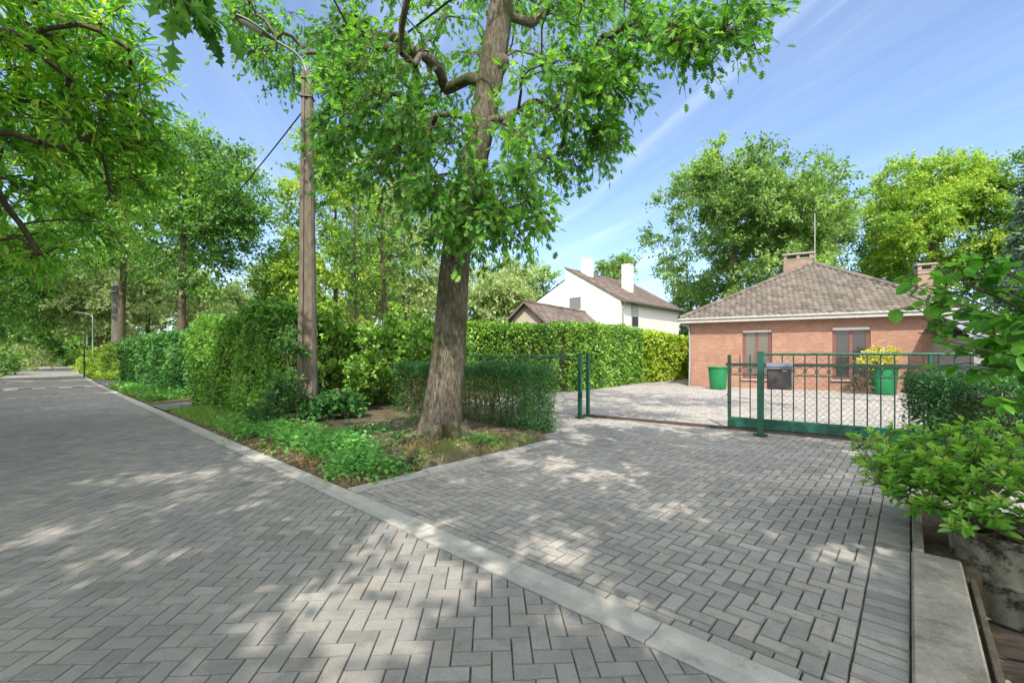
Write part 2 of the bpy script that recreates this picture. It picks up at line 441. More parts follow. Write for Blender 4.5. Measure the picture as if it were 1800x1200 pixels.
def bush(name, label, cat, lobes, leaf, seed, cr=.35, ntw=7, nlf=8, size=.09, tmpl=T_OVAL, base=None, group=None, twig=True, stems=True, up=.9, spread=.6, hang=.1, stem_mat='twig', vr=.45):
    rng = np.random.default_rng(seed)
    cl = crown_points(lobes, rng)
    c = cl.mean(0)
    if base is None: base = (c[0], c[1], 0)
    base = np.array(base, float)
    root = thing(name, label, cat, base, group)
    tw = M() if twig else None
    fm = M(); foliate(fm, cl, cr, rng, ntw, nlf, tmpl, size, centre=np.array([c[0], c[1], base[2]]), twig=tw, up=up, spread=spread, hang=hang, vr=vr)
    if stems:
        zt = max(cl[:, 2].mean(), base[2]+.15)
        tp = [base+np.array([0, 0, -.05]), base*.85+np.array([c[0], c[1], zt])*.15, base*.5+np.array([c[0], c[1], zt])*.5]
        tp = bez(tp, 5)
        br = grow(tp, np.full(5, .02), cl, rng, 0.0, .25, .005)
        if tw is not None: br.V += []; 
        br.build('stems', G[stem_mat], root)
    if tw is not None and tw.nv: tw.build('twigs', G[stem_mat], root)
    fm.build('foliage', G[leaf], root)
    return root

def inpoly(x, y, poly):
    r = np.zeros(len(x), bool); k = len(poly)
    for i in range(k):
        (x0, y0), (x1, y1) = poly[i], poly[(i+1) % k]
        r ^= ((y0 > y) != (y1 > y)) & (x < (x1-x0)*(y-y0)/((y1-y0) or 1e-9)+x0)
    return r
def prune(cl, allowed):
    """keep the clumps that are overhead, behind, or inside the outline the crown has in the survey"""
    Y = np.maximum(cl[:, 1], .05); px = 900+F*cl[:, 0]/Y; py = HZ-F*(cl[:, 2]-H)/Y
    return cl[(cl[:, 1] < .5) | (py < -60) | (px < -120) | (px > 1920) | inpoly(px, py, allowed)]
SUNW = (-.15, -.99, 1.111)          # towards the sun, per unit of horizontal run
SUN_SPOTS = [[(250, 1210), (460, 1075), (640, 945), (870, 965), (800, 1060), (640, 1210)], [(-20, 945), (110, 920), (130, 945), (-20, 995)], [(90, 850), (240, 822), (340, 832), (200, 866)], [(1000, 1010), (1085, 958), (1110, 1000), (1040, 1035)]]
def light_gaps(cl):
    """gaps in the canopy through which the sun reaches the lane"""
    g = cl-np.array(SUNW)*(cl[:, 2:]/SUNW[2]); Y = np.maximum(g[:, 1], .2)
    px = 900+F*g[:, 0]/Y; py = HZ+F*H/Y
    k = np.zeros(len(cl), bool)
    for s in SUN_SPOTS: k |= inpoly(px, py, s)
    return cl[~(k & (g[:, 1] > .3))]
# ------------------------------------------------------------------ hedges
def wave(P, seed, f=1.6):
    r = np.random.default_rng(seed); s = np.zeros(P.shape[:-1])
    for k in range(7):
        v = r.normal(size=3)*f*(1+.5*k); s += np.sin(P@v+r.random()*6.28)/(1+.45*k)
    return s/3.2
def hedge(name, label, pts, width, height, leaf, seed, dens=500, size=.07, tmpl=T_OVAL, rough=.12, depth=.22, z0=0.0, sparse=None, cat='hedge', group=None, htop=None, hang=.35, core=True, side=None, extra=None):
    """clipped hedge along a polyline (its middle line); htop(t) scales the height along it"""
    rng = np.random.default_rng(seed)
    pts = np.array(pts, float)
    if len(pts) > 2: pts = bez(pts, 14)
    seg = np.linalg.norm(np.diff(pts, axis=0), axis=1); cum = np.concatenate([[0], np.cumsum(seg)]); Ln = cum[-1]
    def pos(t):
        i = np.clip(np.searchsorted(cum, t, side='right')-1, 0, len(seg)-1)
        f = (t-cum[i])/seg[i]
        p = pts[i]*(1-f)[:, None]+pts[i+1]*f[:, None]
        d = (pts[i+1]-pts[i])/seg[i][:, None]
        return p, d
    root = thing(name, label, cat, (pts[0][0], pts[0][1], z0), group)
    ht = (lambda t: np.full(len(t), height)) if htop is None else (lambda t: height*htop(t/Ln))
    fm = M()
    def emit(t, lat, z, nrm3, n_in):
        p, d = pos(t)
        nn = np.stack([d[:, 1], -d[:, 0]], 1)
        out = nrm3[:, 0, None]*np.concatenate([d, np.zeros((len(t), 1))], 1)+nrm3[:, 1, None]*np.concatenate([nn, np.zeros((len(t), 1))], 1)+nrm3[:, 2, None]*np.array([0, 0, 1.])
        P = np.concatenate([p+nn*lat[:, None], (z0+z)[:, None]], 1)
        disp = rough*wave(P, seed)+rough*.5*wave(P, seed+1, 5)
        P = P+out*(disp-n_in)[:, None]
        k = len(P)
        L = out*.55+rng.normal(size=(k, 3))*.6; L[:, 2] -= hang*.5
        Nr = out*.7+np.array([0, 0, .55])+rng.normal(size=(k, 3))*.45
        rv = .5+.35*wave(P, seed+2, 3)+(rng.random(k)-.5)*.8
        keep = np.ones(k, bool)
        if sparse is not None: keep = rng.random(k) < sparse(t/Ln, z/np.maximum(ht(t), .1))
        leaves(fm, P[keep], L[keep], unit(Nr[keep]), size*(.4+.95*rng.random(keep.sum())), tmpl, 0, rv[keep])
    def rnd_in(k): return depth*rng.random(k)**1.3
    hm = height
    for sd in ((1, -1) if side is None else side):
        k = int(dens*Ln*hm); t = rng.random(k)*Ln; z = rng.random(k)*ht(t)
        n3 = np.zeros((k, 3)); n3[:, 1] = sd
        emit(t, np.full(k, sd*width/2), z, n3, rnd_in(k))
    k = int(dens*Ln*width*1.3); t = rng.random(k)*Ln; n3 = np.zeros((k, 3)); n3[:, 2] = 1
    emit(t, (rng.random(k)-.5)*width, ht(t), n3, rnd_in(k))
    for e in (0, 1):
        k = int(dens*width*hm*1.1); t = np.full(k, e*Ln*.9999+1e-6); n3 = np.zeros((k, 3)); n3[:, 0] = 2*e-1
        emit(t, (rng.random(k)-.5)*width, rng.random(k)*ht(t), n3, rnd_in(k))
    fm.build('foliage', G[leaf], root)
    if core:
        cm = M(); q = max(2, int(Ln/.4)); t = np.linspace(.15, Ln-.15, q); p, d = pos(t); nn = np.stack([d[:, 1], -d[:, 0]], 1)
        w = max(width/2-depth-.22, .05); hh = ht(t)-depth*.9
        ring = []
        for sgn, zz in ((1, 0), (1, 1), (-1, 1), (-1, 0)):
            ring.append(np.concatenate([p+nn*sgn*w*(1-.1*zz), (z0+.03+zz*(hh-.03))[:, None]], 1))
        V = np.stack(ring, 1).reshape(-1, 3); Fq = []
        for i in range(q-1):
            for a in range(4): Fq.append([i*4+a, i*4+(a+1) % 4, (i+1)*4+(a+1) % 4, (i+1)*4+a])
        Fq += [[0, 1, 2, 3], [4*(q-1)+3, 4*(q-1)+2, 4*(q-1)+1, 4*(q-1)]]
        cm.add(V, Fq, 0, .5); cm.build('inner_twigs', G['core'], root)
    if extra: extra(root, pos, Ln, ht, rng)
    return root
# ------------------------------------------------------------------ camera, sun and sky
cam = bpy.data.cameras.new('camera'); co = bpy.data.objects.new('camera', cam); COL.objects.link(co)
co.location = (0, 0, H); co.rotation_euler = (R(90), 0, 0)
cam.sensor_width = 36; cam.lens = F/1800*36; cam.shift_y = (HZ-600)/1800; cam.clip_start = .05; cam.clip_end = 2000
scene.camera = co
SUN_EL, SUN_AZ = R(48), math.atan2(-.15, -.99)          # azimuth from +Y towards +X
sl = bpy.data.lights.new('sun', 'SUN'); sl.energy = 2.7; sl.angle = R(.55); sl.color = (1.0, .93, .82)
so = bpy.data.objects.new('sun', sl); COL.objects.link(so)
sd = Vector((math.sin(SUN_AZ)*math.cos(SUN_EL), math.cos(SUN_AZ)*math.cos(SUN_EL), math.sin(SUN_EL)))
so.rotation_euler = sd.to_track_quat('Z', 'Y').to_euler(); so.location = (0, -5, 30)
w = bpy.data.worlds.new('World'); scene.world = w; w.use_nodes = True
nt = w.node_tree; nt.nodes.clear()
wo = nt.nodes.new('ShaderNodeOutputWorld'); bg = nt.nodes.new('ShaderNodeBackground')
sk = nt.nodes.new('ShaderNodeTexSky'); sk.sky_type = 'NISHITA'; sk.sun_disc = False
sk.sun_elevation = SUN_EL; sk.sun_rotation = SUN_AZ % (2*math.pi); sk.air_density = 1.0; sk.dust_density = 1.3; sk.ozone_density = 4.5
# thin cirrus in the sky: streaks on a flat layer high above
tc = nt.nodes.new('ShaderNodeTexCoord'); sep = nt.nodes.new('ShaderNodeSeparateXYZ'); nt.links.new(tc.outputs['Generated'], sep.inputs[0])
mx = N(nt, 'ShaderNodeMath', operation='MAXIMUM'); nt.links.new(sep.outputs[2], mx.inputs[0]); mx.inputs[1].default_value = .06
dx = N(nt, 'ShaderNodeMath', operation='DIVIDE'); nt.links.new(sep.outputs[0], dx.inputs[0]); nt.links.new(mx.outputs[0], dx.inputs[1])
dy = N(nt, 'ShaderNodeMath', operation='DIVIDE'); nt.links.new(sep.outputs[1], dy.inputs[0]); nt.links.new(mx.outputs[0], dy.inputs[1])
cb = nt.nodes.new('ShaderNodeCombineXYZ'); nt.links.new(dx.outputs[0], cb.inputs[0]); nt.links.new(dy.outputs[0], cb.inputs[1])
mr0 = nt.nodes.new('ShaderNodeMapping'); mr0.inputs['Rotation'].default_value = (0, 0, R(-107)); nt.links.new(cb.outputs[0], mr0.inputs[0])
mp = nt.nodes.new('ShaderNodeMapping'); mp.inputs['Scale'].default_value = (.30, 2.4, 1); mp.inputs['Location'].default_value = (1.3, .35, 0)
nt.links.new(mr0.outputs[0], mp.inputs[0])
cn = nt.nodes.new('ShaderNodeTexNoise'); cn.inputs['Scale'].default_value = 1.0; cn.inputs['Detail'].default_value = 8; cn.inputs['Roughness'].default_value = .62; cn.inputs['Distortion'].default_value = .5
nt.links.new(mp.outputs[0], cn.inputs['Vector'])
cf = ramp(nt, cn.outputs[0], [(.42, (.04,)*3), (.56, (.08,)*3), (.66, (.19,)*3), (.80, (.45,)*3)])
cm_ = mix(nt, cf, sk.outputs[0], (6.6, 7.0, 7.7))
cn2 = nt.nodes.new('ShaderNodeTexNoise'); cn2.inputs['Scale'].default_value = .9; cn2.inputs['Detail'].default_value = 7; cn2.inputs['Roughness'].default_value = .58  # bright broken clouds overhead and behind the camera, added to lift the shade
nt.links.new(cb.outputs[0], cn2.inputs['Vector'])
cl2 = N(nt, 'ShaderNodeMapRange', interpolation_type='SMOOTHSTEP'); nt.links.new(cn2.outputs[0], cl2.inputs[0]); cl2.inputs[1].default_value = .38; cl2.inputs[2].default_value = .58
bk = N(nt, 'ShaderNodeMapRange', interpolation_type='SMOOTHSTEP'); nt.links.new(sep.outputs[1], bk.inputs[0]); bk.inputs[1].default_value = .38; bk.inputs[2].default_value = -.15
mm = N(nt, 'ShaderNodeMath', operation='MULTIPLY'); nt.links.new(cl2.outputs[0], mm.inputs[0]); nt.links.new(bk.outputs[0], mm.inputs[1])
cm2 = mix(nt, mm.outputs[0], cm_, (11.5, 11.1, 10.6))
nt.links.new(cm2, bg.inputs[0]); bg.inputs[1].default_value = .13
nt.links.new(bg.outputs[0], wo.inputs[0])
scene.view_settings.view_transform = 'Standard'; scene.view_settings.look = 'None'
scene.view_settings.exposure = 1.08; scene.view_settings.gamma = 1
cy = scene.cycles
cy.max_bounces = 7; cy.diffuse_bounces = 4; cy.glossy_bounces = 2; cy.transmission_bounces = 5; cy.transparent_max_bounces = 6
cy.use_denoising = True; cy.sample_clamp_indirect = 6

# ------------------------------------------------------------------ ground
TREE = np.array([-1.1, 7.0])
def ground_z(x, y):
    n = x*NV[0]+y*NV[1]; s = x*D[0]+y*D[1]; u = x*A[0]+y*A[1]; v = x*B[0]+y*B[1]
    nn = n-bend(s)
    P = np.stack([x, y, 0*x], -1)
    nz = .025*wave(P, 3, 1.7)+.012*wave(P, 4, 6)
    z = np.full_like(x, -.075)
    lim = np.where(u < 6.1, -4.5, np.where(u < 6.95, -5.12, np.where(u < 8.7, -7.0, -10.5)))
    verge = (nn > 2.31) & ~((v > lim) & (u > 2.2))
    t = np.hypot(x-TREE[0], y-TREE[1])
    zi = .02+.13*np.exp(-(t/1.25)**2)+.05*np.clip((nn-2.4)/1.5, 0, 1)+nz
    hole = np.exp(-(((x+1.52)/.30)**2+((y-5.78)/.26)**2)**2)
    zi = zi-.36*hole
    edge = np.clip((lim-.05-v)/.25, 0, 1)
    zi = np.where((v > lim-.4) & (u < 8.7), -.06+(zi+.06)*np.maximum(edge, hole), zi)
    z = np.where(verge & (v < lim), zi, z)
    left = nn < -1.72
    z = np.where(left, .03+nz+.1*np.clip((-2-nn)/3, 0, 1), z)
    dit = np.clip((v-.33)/.10, 0, 1)*np.clip((4.38+4.0*(v-.33)-u)/.10, 0, 1)*np.clip((nn-2.2)/.3, 0, 1)
    z = np.where(nn > 2.3, z-.62*dit+(nz*dit), z)
    far = (v > 4.5)
    z = np.where(far, .0+nz, z)
    return z
def ground():
    xs = np.concatenate([np.linspace(-600, -60, 14), np.linspace(-55, -14, 42), np.linspace(-13, -5.2, 60), np.linspace(-5, 5.5, 176), np.linspace(5.7, 14, 50), np.linspace(15, 60, 46), np.linspace(70, 600, 14)])
    ys = np.concatenate([np.linspace(-600, -40, 12), np.linspace(-30, 0, 31), np.linspace(.3, 11.5, 188), np.linspace(11.8, 30, 70), np.linspace(31, 75, 45), np.linspace(90, 900, 14)])
    X, Y = np.meshgrid(xs, ys, indexing='ij'); Z = ground_z(X, Y)
    a, b = X.shape; i, j = np.meshgrid(np.arange(a-1), np.arange(b-1), indexing='ij')
    q = np.stack([i*b+j, (i+1)*b+j, (i+1)*b+j+1, i*b+j+1], -1).reshape(-1, 4)
    m = M(); m.add(np.stack([X, Y, Z], -1).reshape(-1, 3), q, 0, .5, True)
    mt, nt, out = new_mat('soil_and_moss')
    c = ramp(nt, noise(nt, 3.5, 8, .7), [(.3, (.075, .062, .046)), (.5, (.16, .13, .098)), (.72, (.29, .25, .19))])
    c2 = ramp(nt, noise(nt, 55, 4, .7), [(.3, (.55, .55, .55)), (.7, (1.35, 1.3, 1.2))])
    c = mix(nt, 1.0, c, c2, 'MULTIPLY')
    ms = ramp(nt, noise(nt, .9, 6, .65), [(.50, (0, 0, 0)), (.62, (.8,)*3)])
    c = mix(nt, ms, c, (.085, .095, .03))
    # meadow further away from the lane
    tcn = N(nt, 'ShaderNodeTexCoord'); ln = N(nt, 'ShaderNodeVectorMath', operation='LENGTH'); nt.links.new(tcn.outputs['Object'], ln.inputs[0])
    mr = N(nt, 'ShaderNodeMapRange'); nt.links.new(ln.outputs['Value'], mr.inputs[0]); mr.inputs[1].default_value = 14; mr.inputs[2].default_value = 22
    c = mix(nt, mr.outputs[0], c, ramp(nt, noise(nt, 2, 6, .7), [(.3, (.05, .08, .02)), (.7, (.13, .15, .045))]))
    princ(nt, out, c, .95, .1, 0, bump(nt, noise(nt, 38, 6, .75), .8, .03))
    struct(m.build('ground', mt), 'brown soil with moss and grass beside the lane')
ground()

# ------------------------------------------------------------------ paving
def clip(pl, hp):
    """clip polygon (k,2) with half planes a.x <= c"""
    for a0, a1, c in hp:
        if len(pl) < 3: return pl
        d = pl[:, 0]*a0+pl[:, 1]*a1-c
        if (d <= 0).all(): continue
        o = []
        for i in range(len(pl)):
            j = (i+1) % len(pl)
            if d[i] <= 0: o.append(pl[i])
            if (d[i] <= 0) != (d[j] <= 0):
                t = d[i]/(d[i]-d[j]); o.append(pl[i]*(1-t)+pl[j]*t)
        pl = np.array(o) if o else np.zeros((0, 2))
    return pl
class Bricks:
    def __init__(s, warp, rng, gap=.0045, bev=.0036, jit=.0012, depth=.03):
        s.tops = {}; s.warp = warp; s.rng = rng; s.gap = gap; s.bev = bev; s.jit = jit; s.depth = depth
    def add(s, pl, gap=None):
        k = len(pl)
        if k < 3: return
        x, y = pl[:, 0], pl[:, 1]
        ar = .5*abs(np.dot(x, np.roll(y, -1))-np.dot(y, np.roll(x, -1)))
        if ar < .0012: return
        if .5*(np.dot(x, np.roll(y, -1))-np.dot(y, np.roll(x, -1))) < 0: pl = pl[::-1]
        s.tops.setdefault(k, []).append((pl, ar))
    def inset(s, P, g):
        # P (n,k,2) ccw, move every edge inwards by g
        e = np.roll(P, -1, 1)-P; nrm = unit(np.stack([-e[..., 1], e[..., 0]], -1))
        pn = np.roll(nrm, 1, 1)
        bis = nrm+pn; dn = np.maximum(1+np.sum(nrm*pn, -1, keepdims=True), .35)
        return P+g*bis/dn
    def build(s, name, mat, z=0.0, zf=None):
        m = M()
        for k, lst in s.tops.items():
            P = np.array([a for a, _ in lst]); n = len(P)
            g = s.gap*.5*(1+.7*s.rng.random((n, 1, 1)))
            P0 = s.inset(P, g); P1 = s.inset(P0, s.bev)
            cen = P.mean(1, keepdims=True)
            tilt = s.rng.normal(size=(n, 1, 2))*.006
            h = s.rng.normal(size=(n, 1))*s.jit
            def lift(Q, dz):
                zz = h+np.sum((Q-cen)*tilt, -1)+dz+z
                W = s.warp(Q.reshape(-1, 2)).reshape(n, k, 2)
                if zf is not None: zz = zz+zf(W[..., 0], W[..., 1])
                return np.concatenate([W, zz[..., None]], -1)
            V = np.concatenate([lift(P1, 0), lift(P0, -.45*s.bev), lift(P0, -s.depth)], 1)
            base = np.arange(n)[:, None]*(3*k); r = s.rng.random(n)
            m.add(V.reshape(-1, 3), base+np.arange(k)[None], 0, r)
            q = []
            for lv in (0, 1):
                for i in range(k):
                    j = (i+1) % k; q.append(base+np.array([[lv*k+i, (lv+1)*k+i, (lv+1)*k+j, lv*k+j]]))
            Q = np.concatenate(q)
            m.V.append(np.zeros((0, 3))); n0 = m.nv-len(V.reshape(-1, 3)); h_ = len(Q)//2
            m.F.append((Q[:h_]+n0, 1, np.tile(r, k), False)); m.F.append((Q[h_:]+n0, 0, np.tile(r, k), False))
        return m.build(name, [mat, bpy.data.materials.get('joint_dirt') or rough_mat('joint_dirt', (.15, .145, .13), (.27, .262, .245), 14, .95, .1)])
def herring(lo, hi, W):
    """cells of a herringbone lattice: list of (x0,y0,x1,y1)"""
    for x in range(int(lo[0]/W)-1, int(hi[0]/W)+2):
        for y in range(int(lo[1]/W)-1, int(hi[1]/W)+2):
            q = (x-y) % 4
            if q == 0: yield x*W, y*W, (x+2)*W, (y+1)*W
            elif q == 3: yield x*W, y*W, (x+1)*W, (y+2)*W
rng = np.random.default_rng(11)
# lane: herringbone at 45 degrees to the lane, in (s, n) coordinates bent with the lane
WB = .098
br = Bricks(lambda q: road(q[:, 0], q[:, 1])[:, :2], rng)
S0, S1, N0, N1 = -7.0, 62.0, -1.72, 2.075
c45 = math.sqrt(.5)
hp = [(1, 0, S1), (-1, 0, -S0), (0, 1, N1), (0, -1, -N0)]
ext = 50
for x0, y0, x1, y1 in herring((-8, -48), (48, 8), WB):
    pl = np.array([(x0, y0), (x1, y0), (x1, y1), (x0, y1)])
    q = np.stack([(pl[:, 0]-pl[:, 1])*c45, (pl[:, 0]+pl[:, 1])*c45], 1)
    if q[:, 0].max() < S0 or q[:, 0].min() > S1 or q[:, 1].max() < N0 or q[:, 1].min() > N1: continue
    br.add(clip(q, hp))
struct(br.build('road', G['road']), 'grey herringbone block paved lane')
# far end of the lane and the side lane: one plain sheet
def strip(name, fl, fr, t, z, mat, label):
    L = fl(t); Rr = fr(t); k = len(t)
    V = np.stack([L, Rr], 1).reshape(-1, 3); V[:, 2] += z
    m = M(); m.add(V, [[2*i, 2*i+1, 2*i+3, 2*i+2] for i in range(k-1)], 0, .5, True)
    return struct(m.build(name, mat), label)
t = np.linspace(61.95, 140, 40)
strip('road', lambda s: road(s, -1.72), lambda s: road(s, 2.075), t, .0, G['road'], 'far end of the block paved lane')
t = np.linspace(-14, 62, 60)
strip('road_bed', lambda s: road(s, -1.75), lambda s: road(s, 2.3), t, -.011, rough_mat('joint_sand', (.09, .082, .066), (.17, .155, .125), 30, .95, .1), 'dark sand in the joints of the lane')
# asphalt side drives off the lane
asph = rough_mat('asphalt', (.15, .148, .145), (.24, .235, .23), 12, .9, .2, .5, .004)
def quadsheet(name, P, z, mat, label):
    m = M(); P = np.array(P, float); P = np.concatenate([P, np.full((len(P), 1), z)], 1); poly(m, P); return struct(m.build(name, mat), label)
a_ = lambda s, n: road(s, n)[:2]
quadsheet('side_drive', [a_(16.0, 2.30), a_(14.2, 2.30), a_(14.8, 8.5), a_(17.6, 8.5)], .045, asph, 'asphalt drive between the two tall hedges')
quadsheet('side_lane', [a_(34.5, 2.30), a_(26.5, 2.30), a_(27.5, 12), a_(32.5, 12)], .045, asph, 'asphalt side lane joining from the right')
# gutter of cast concrete, one metre lengths
m = M(); s = -6.0
while s < 60:
    e = s+1.0-.007-.004*rng.random()
    for (n0, n1, z0, z1) in ((2.085, 2.19, .004, -.006), (2.19, 2.295, -.006, .006)):
        ss = np.array([s, e]); P = np.concatenate([road(ss, [n0]*2, z0), road(ss, [n1]*2, z1)[::-1]])
        h = rng.normal()*.0012+.003; P[:, 2] += h
        Q = P.copy(); Q[:, 2] = -.06
        m.add(np.concatenate([P, Q]), [[0, 1, 2, 3], [0, 4, 5, 1], [1, 5, 6, 2], [2, 6, 7, 3], [3, 7, 4, 0]], 0, .5)
    s += 1.0
struct(m.build('gutter', G['concrete']), 'pale concrete gutter along the lane')
# driveway and courtyard, laid square to the drive
br = Bricks(lambda q: uv(q[:, 0], q[:, 1])[:, :2], rng, gap=.0055, bev=.0042, jit=.0024)
WD = .099
gut = lambda q: q      # the gutter line in (u,v): n = u*.999 + v*~0
nu = float(A@NV); nvv = float(B@NV)
GN = 2.31+.103
def region(u, v):
    if u < 6.06: return [(-nu, -nvv, -GN), (0, -1, 4.38), (0, 1, -.208)]
    if u < 6.95: return [(0, -1, 5.05), (0, 1, 2.2)]
    if u < 8.75: return [(0, -1, 6.95), (0, 1, 2.2)]
    return [(0, -1, 10.55), (0, 1, 5.0), (1, 0, 33)]
for x0, y0, x1, y1 in herring((1.5, -11), (33, 5), WD):
    q = np.array([(x0, y0), (x1, y0), (x1, y1), (x0, y1)]); c = q.mean(0)
    hp = region(*c)
    if any(a*c[0]+b*c[1]-k > .15 for a, b, k in hp): continue
    br.add(clip(q, hp))
# border courses: one along the gutter, one down the right hand edge
v = -4.35
while v < -.02:
    q = np.array([(0, v), (0, v+.198), (0, v+.198), (0, v)])
    for i, nn_ in enumerate((2.312, 2.312, 2.411, 2.411)): q[i, 0] = (nn_-q[i, 1]*nvv)/nu
    br.add(clip(q, [(0, 1, -.02), (0, -1, 4.38)])); v += .199
u = 2.44
while u < 6.0:
    br.add(np.array([(u, -.208), (u+.099, -.208), (u+.099, .003), (u, .003)])); u += .099
def drive_z(x, y):
    u = x*A[0]+y*A[1]; v = x*B[0]+y*B[1]
    P = np.stack([x, y, 0*x], -1)
    sub = np.exp(-((v+4.3)/.7)**2)*np.clip(1-(u-2.5)/8, 0, 1)
    return .012*wave(P, 21, .7)+.008*wave(P, 23, 3.0)*(.25+sub)-.01
struct(br.build('driveway', G['drive'], zf=drive_z), 'weathered grey herringbone brick driveway and courtyard')
m = M()
for (u0, u1, v0, v1) in ((2.31, 6.06, -4.4, 0), (6.06, 6.95, -5.05, 2.2), (6.95, 8.75, -6.95, 2.2), (8.75, 33, -10.55, 5)):
    uu = np.linspace(u0, u1, max(3, int((u1-u0)/.25))); vv = np.linspace(v0, v1, max(3, int((v1-v0)/.25)))
    U, V_ = np.meshgrid(uu, vv, indexing='ij'); P = uv(U, V_); P[..., 2] = drive_z(P[..., 0], P[..., 1])-.014
    a_n, b_n = U.shape; i, j = np.meshgrid(np.arange(a_n-1), np.arange(b_n-1), indexing='ij')
    m.add(P.reshape(-1, 3), np.stack([i*b_n+j, (i+1)*b_n+j, (i+1)*b_n+j+1, i*b_n+j+1], -1).reshape(-1, 4), 0, .5, True)
struct(m.build('driveway_bed', rough_mat('drive_joint_soil', (.085, .08, .06), (.18, .168, .135), 9, .95, .1)), 'dark soil in the driveway joints')
# concrete edging of the tree bed
m = M(); u = 2.33
while u < 6.0:
    e = min(u+.99, 6.0)
    P = uv([u, e, e, u], [-4.56, -4.56, -4.41, -4.41], .012+rng.normal()*.003); Q = P.copy(); Q[:, 2] = -.1
    m.add(np.concatenate([P, Q]), [[0, 1, 2, 3], [0, 4, 5, 1], [1, 5, 6, 2], [2, 6, 7, 3], [3, 7, 4, 0]]); u += 1.0
struct(m.build('kerb', G['concrete']), 'concrete kerb between driveway and tree bed')
# right hand slab over the ditch
m = M()
def uvbox(m, u0, u1, v0, v1, z0, z1, b=.012, mat=0):
    c = uv((u0+u1)/2, (v0+v1)/2, (z0+z1)/2)
    bbox(m, c, (u1-u0, v1-v0, z1-z0), math.atan2(A[1], A[0]), b, mat)
slabm = rough_mat('slab_concrete', (.25, .225, .19), (.46, .42, .36), 3, .92, .12, .6, .008, spots=(3.5, .50, .70, (.15, .135, .10)))
uvbox(m, 2.36, 4.40, .005, .265, -.55, .012)
struct(m.build('pavement', slabm), 'weathered concrete slab along the right edge of the driveway')
m = M(); uvbox(m, 4.42, 5.0, .01, .075, -.3, .02); uvbox(m, 5.02, 5.7, .01, .075, -.3, .016)
struct(m.build('kerb', slabm), 'thin concrete kerb below the glossy shrub')
# rail for the sliding gate
steel = rough_mat('rusty_steel', (.07, .055, .045), (.16, .12, .10), 40, .6, .4, .3, .003, metal=.6)
# ------------------------------------------------------------------ the gate and fences
green = paint('green_gate_paint', (.010, .115, .075), .38, .5, .3)
dgreen = paint('dark_green_paint', (.02, .055, .038), .42, .5, .3)
wirem = paint('green_wire', (.035, .07, .05), .45, .5, .3)
G0 = np.array([4.33, 8.79]); GD = unit(np.array([1.81, -1.3])); GNn = np.array([-GD[1], GD[0]])   # leaf start, direction, backwards normal
GANG = math.atan2(GD[1], GD[0])
def gl(t, off=0., z=0.):
    p = G0+GD*t+GNn*off; return np.array([p[0], p[1], z])
def gbar(m, t0, t1, off, z0, z1, th, b=.004):
    c = gl((t0+t1)/2, off, (z0+z1)/2); bbox(m, c, (t1-t0, th, z1-z0), GANG, b)
m = M()
for o_ in (-.09, .09):
    P0 = np.array([1.75, 10.62]); tt = np.linalg.norm(P0-G0)
    c = (np.append(P0, 0)+gl(5.2))/2
    bbox(m, gl((5.2-tt)/2, o_, .008), (5.2+tt, .03, .035), GANG, .004)
tag(m.build('gate_rail', steel, origin=gl(0)), 'rusty steel floor track of the sliding gate crossing the driveway', 'gate track')
gate = thing('sliding_gate', 'dark green sliding bar gate with rings and a deep bottom beam', 'gate', gl(0))
LG = 4.7
m = M(); gbar(m, 0, LG, 0, .045, .155, .09, .008); gbar(m, 0, LG, 0, .155, .235, .06, .008); m.build('bottom_beam', green, gate)
m = M(); gbar(m, -.035, LG, 0, 1.245, 1.305, .05); m.build('top_rail', dgreen, gate)
m = M(); gbar(m, 0, LG, 0, 1.065, 1.083, .03, .003); m.build('ring_rail', dgreen, gate)
for t0 in (0, LG-.06):
    m = M(); gbar(m, t0, t0+.06, 0, .235, 1.245, .06); gbar(m, t0, t0+.06, 0, 1.305, 1.47, .06)
    m.build('end_post', dgreen, gate)
BS = .178
tb = .06+BS*.9
while tb < LG-.1:
    m = M(); tube(m, [gl(tb, 0, .23), gl(tb, 0, 1.25)], .0105, 8); tube(m, [gl(tb, 0, 1.30), gl(tb, 0, 1.455)], .0105, 8)
    lathe(m, gl(tb, 0, 1.455), [(.0105, 0), (.008, .012), (0, .03)], 8)
    m.build('bar', dgreen, gate)
    m = M(); a = np.linspace(0, 2*math.pi, 21)
    c = gl(tb-BS/2, 0, 1.164)
    tube(m, c+np.outer(np.cos(a), np.append(GD, 0))*.072+np.outer(np.sin(a), [0, 0, 1])*.072, .006, 6, cap=False)
    m.build('ring', dgreen, gate)
    tb += BS
m = M(); box(m, gl(.03, -.055, .62), (.05, .03, .16), GANG); tube(m, [gl(.0, -.07, .66), gl(.0, -.07, .70)], .008, 6)
m.build('latch', dgreen, gate)
for t0 in (.75, 3.9):
    m = M(); a = np.linspace(0, 2*math.pi, 17)
    c = gl(t0, 0, .05)
    V = []
    for o_ in (-.018, .018): V.append(c+np.append(GNn, 0)*o_+np.outer(np.cos(a), np.append(GD, 0))*.045+np.outer(np.sin(a), [0, 0, 1])*.045)
    V = np.concatenate(V); m.add(V, [[i, i+1, 17+i+1, 17+i] for i in range(16)], 0, .5); m.add(V[:16], [list(range(16))]); m.add(V[17:33], [list(range(16))])
    m.build('wheel', steel, gate)

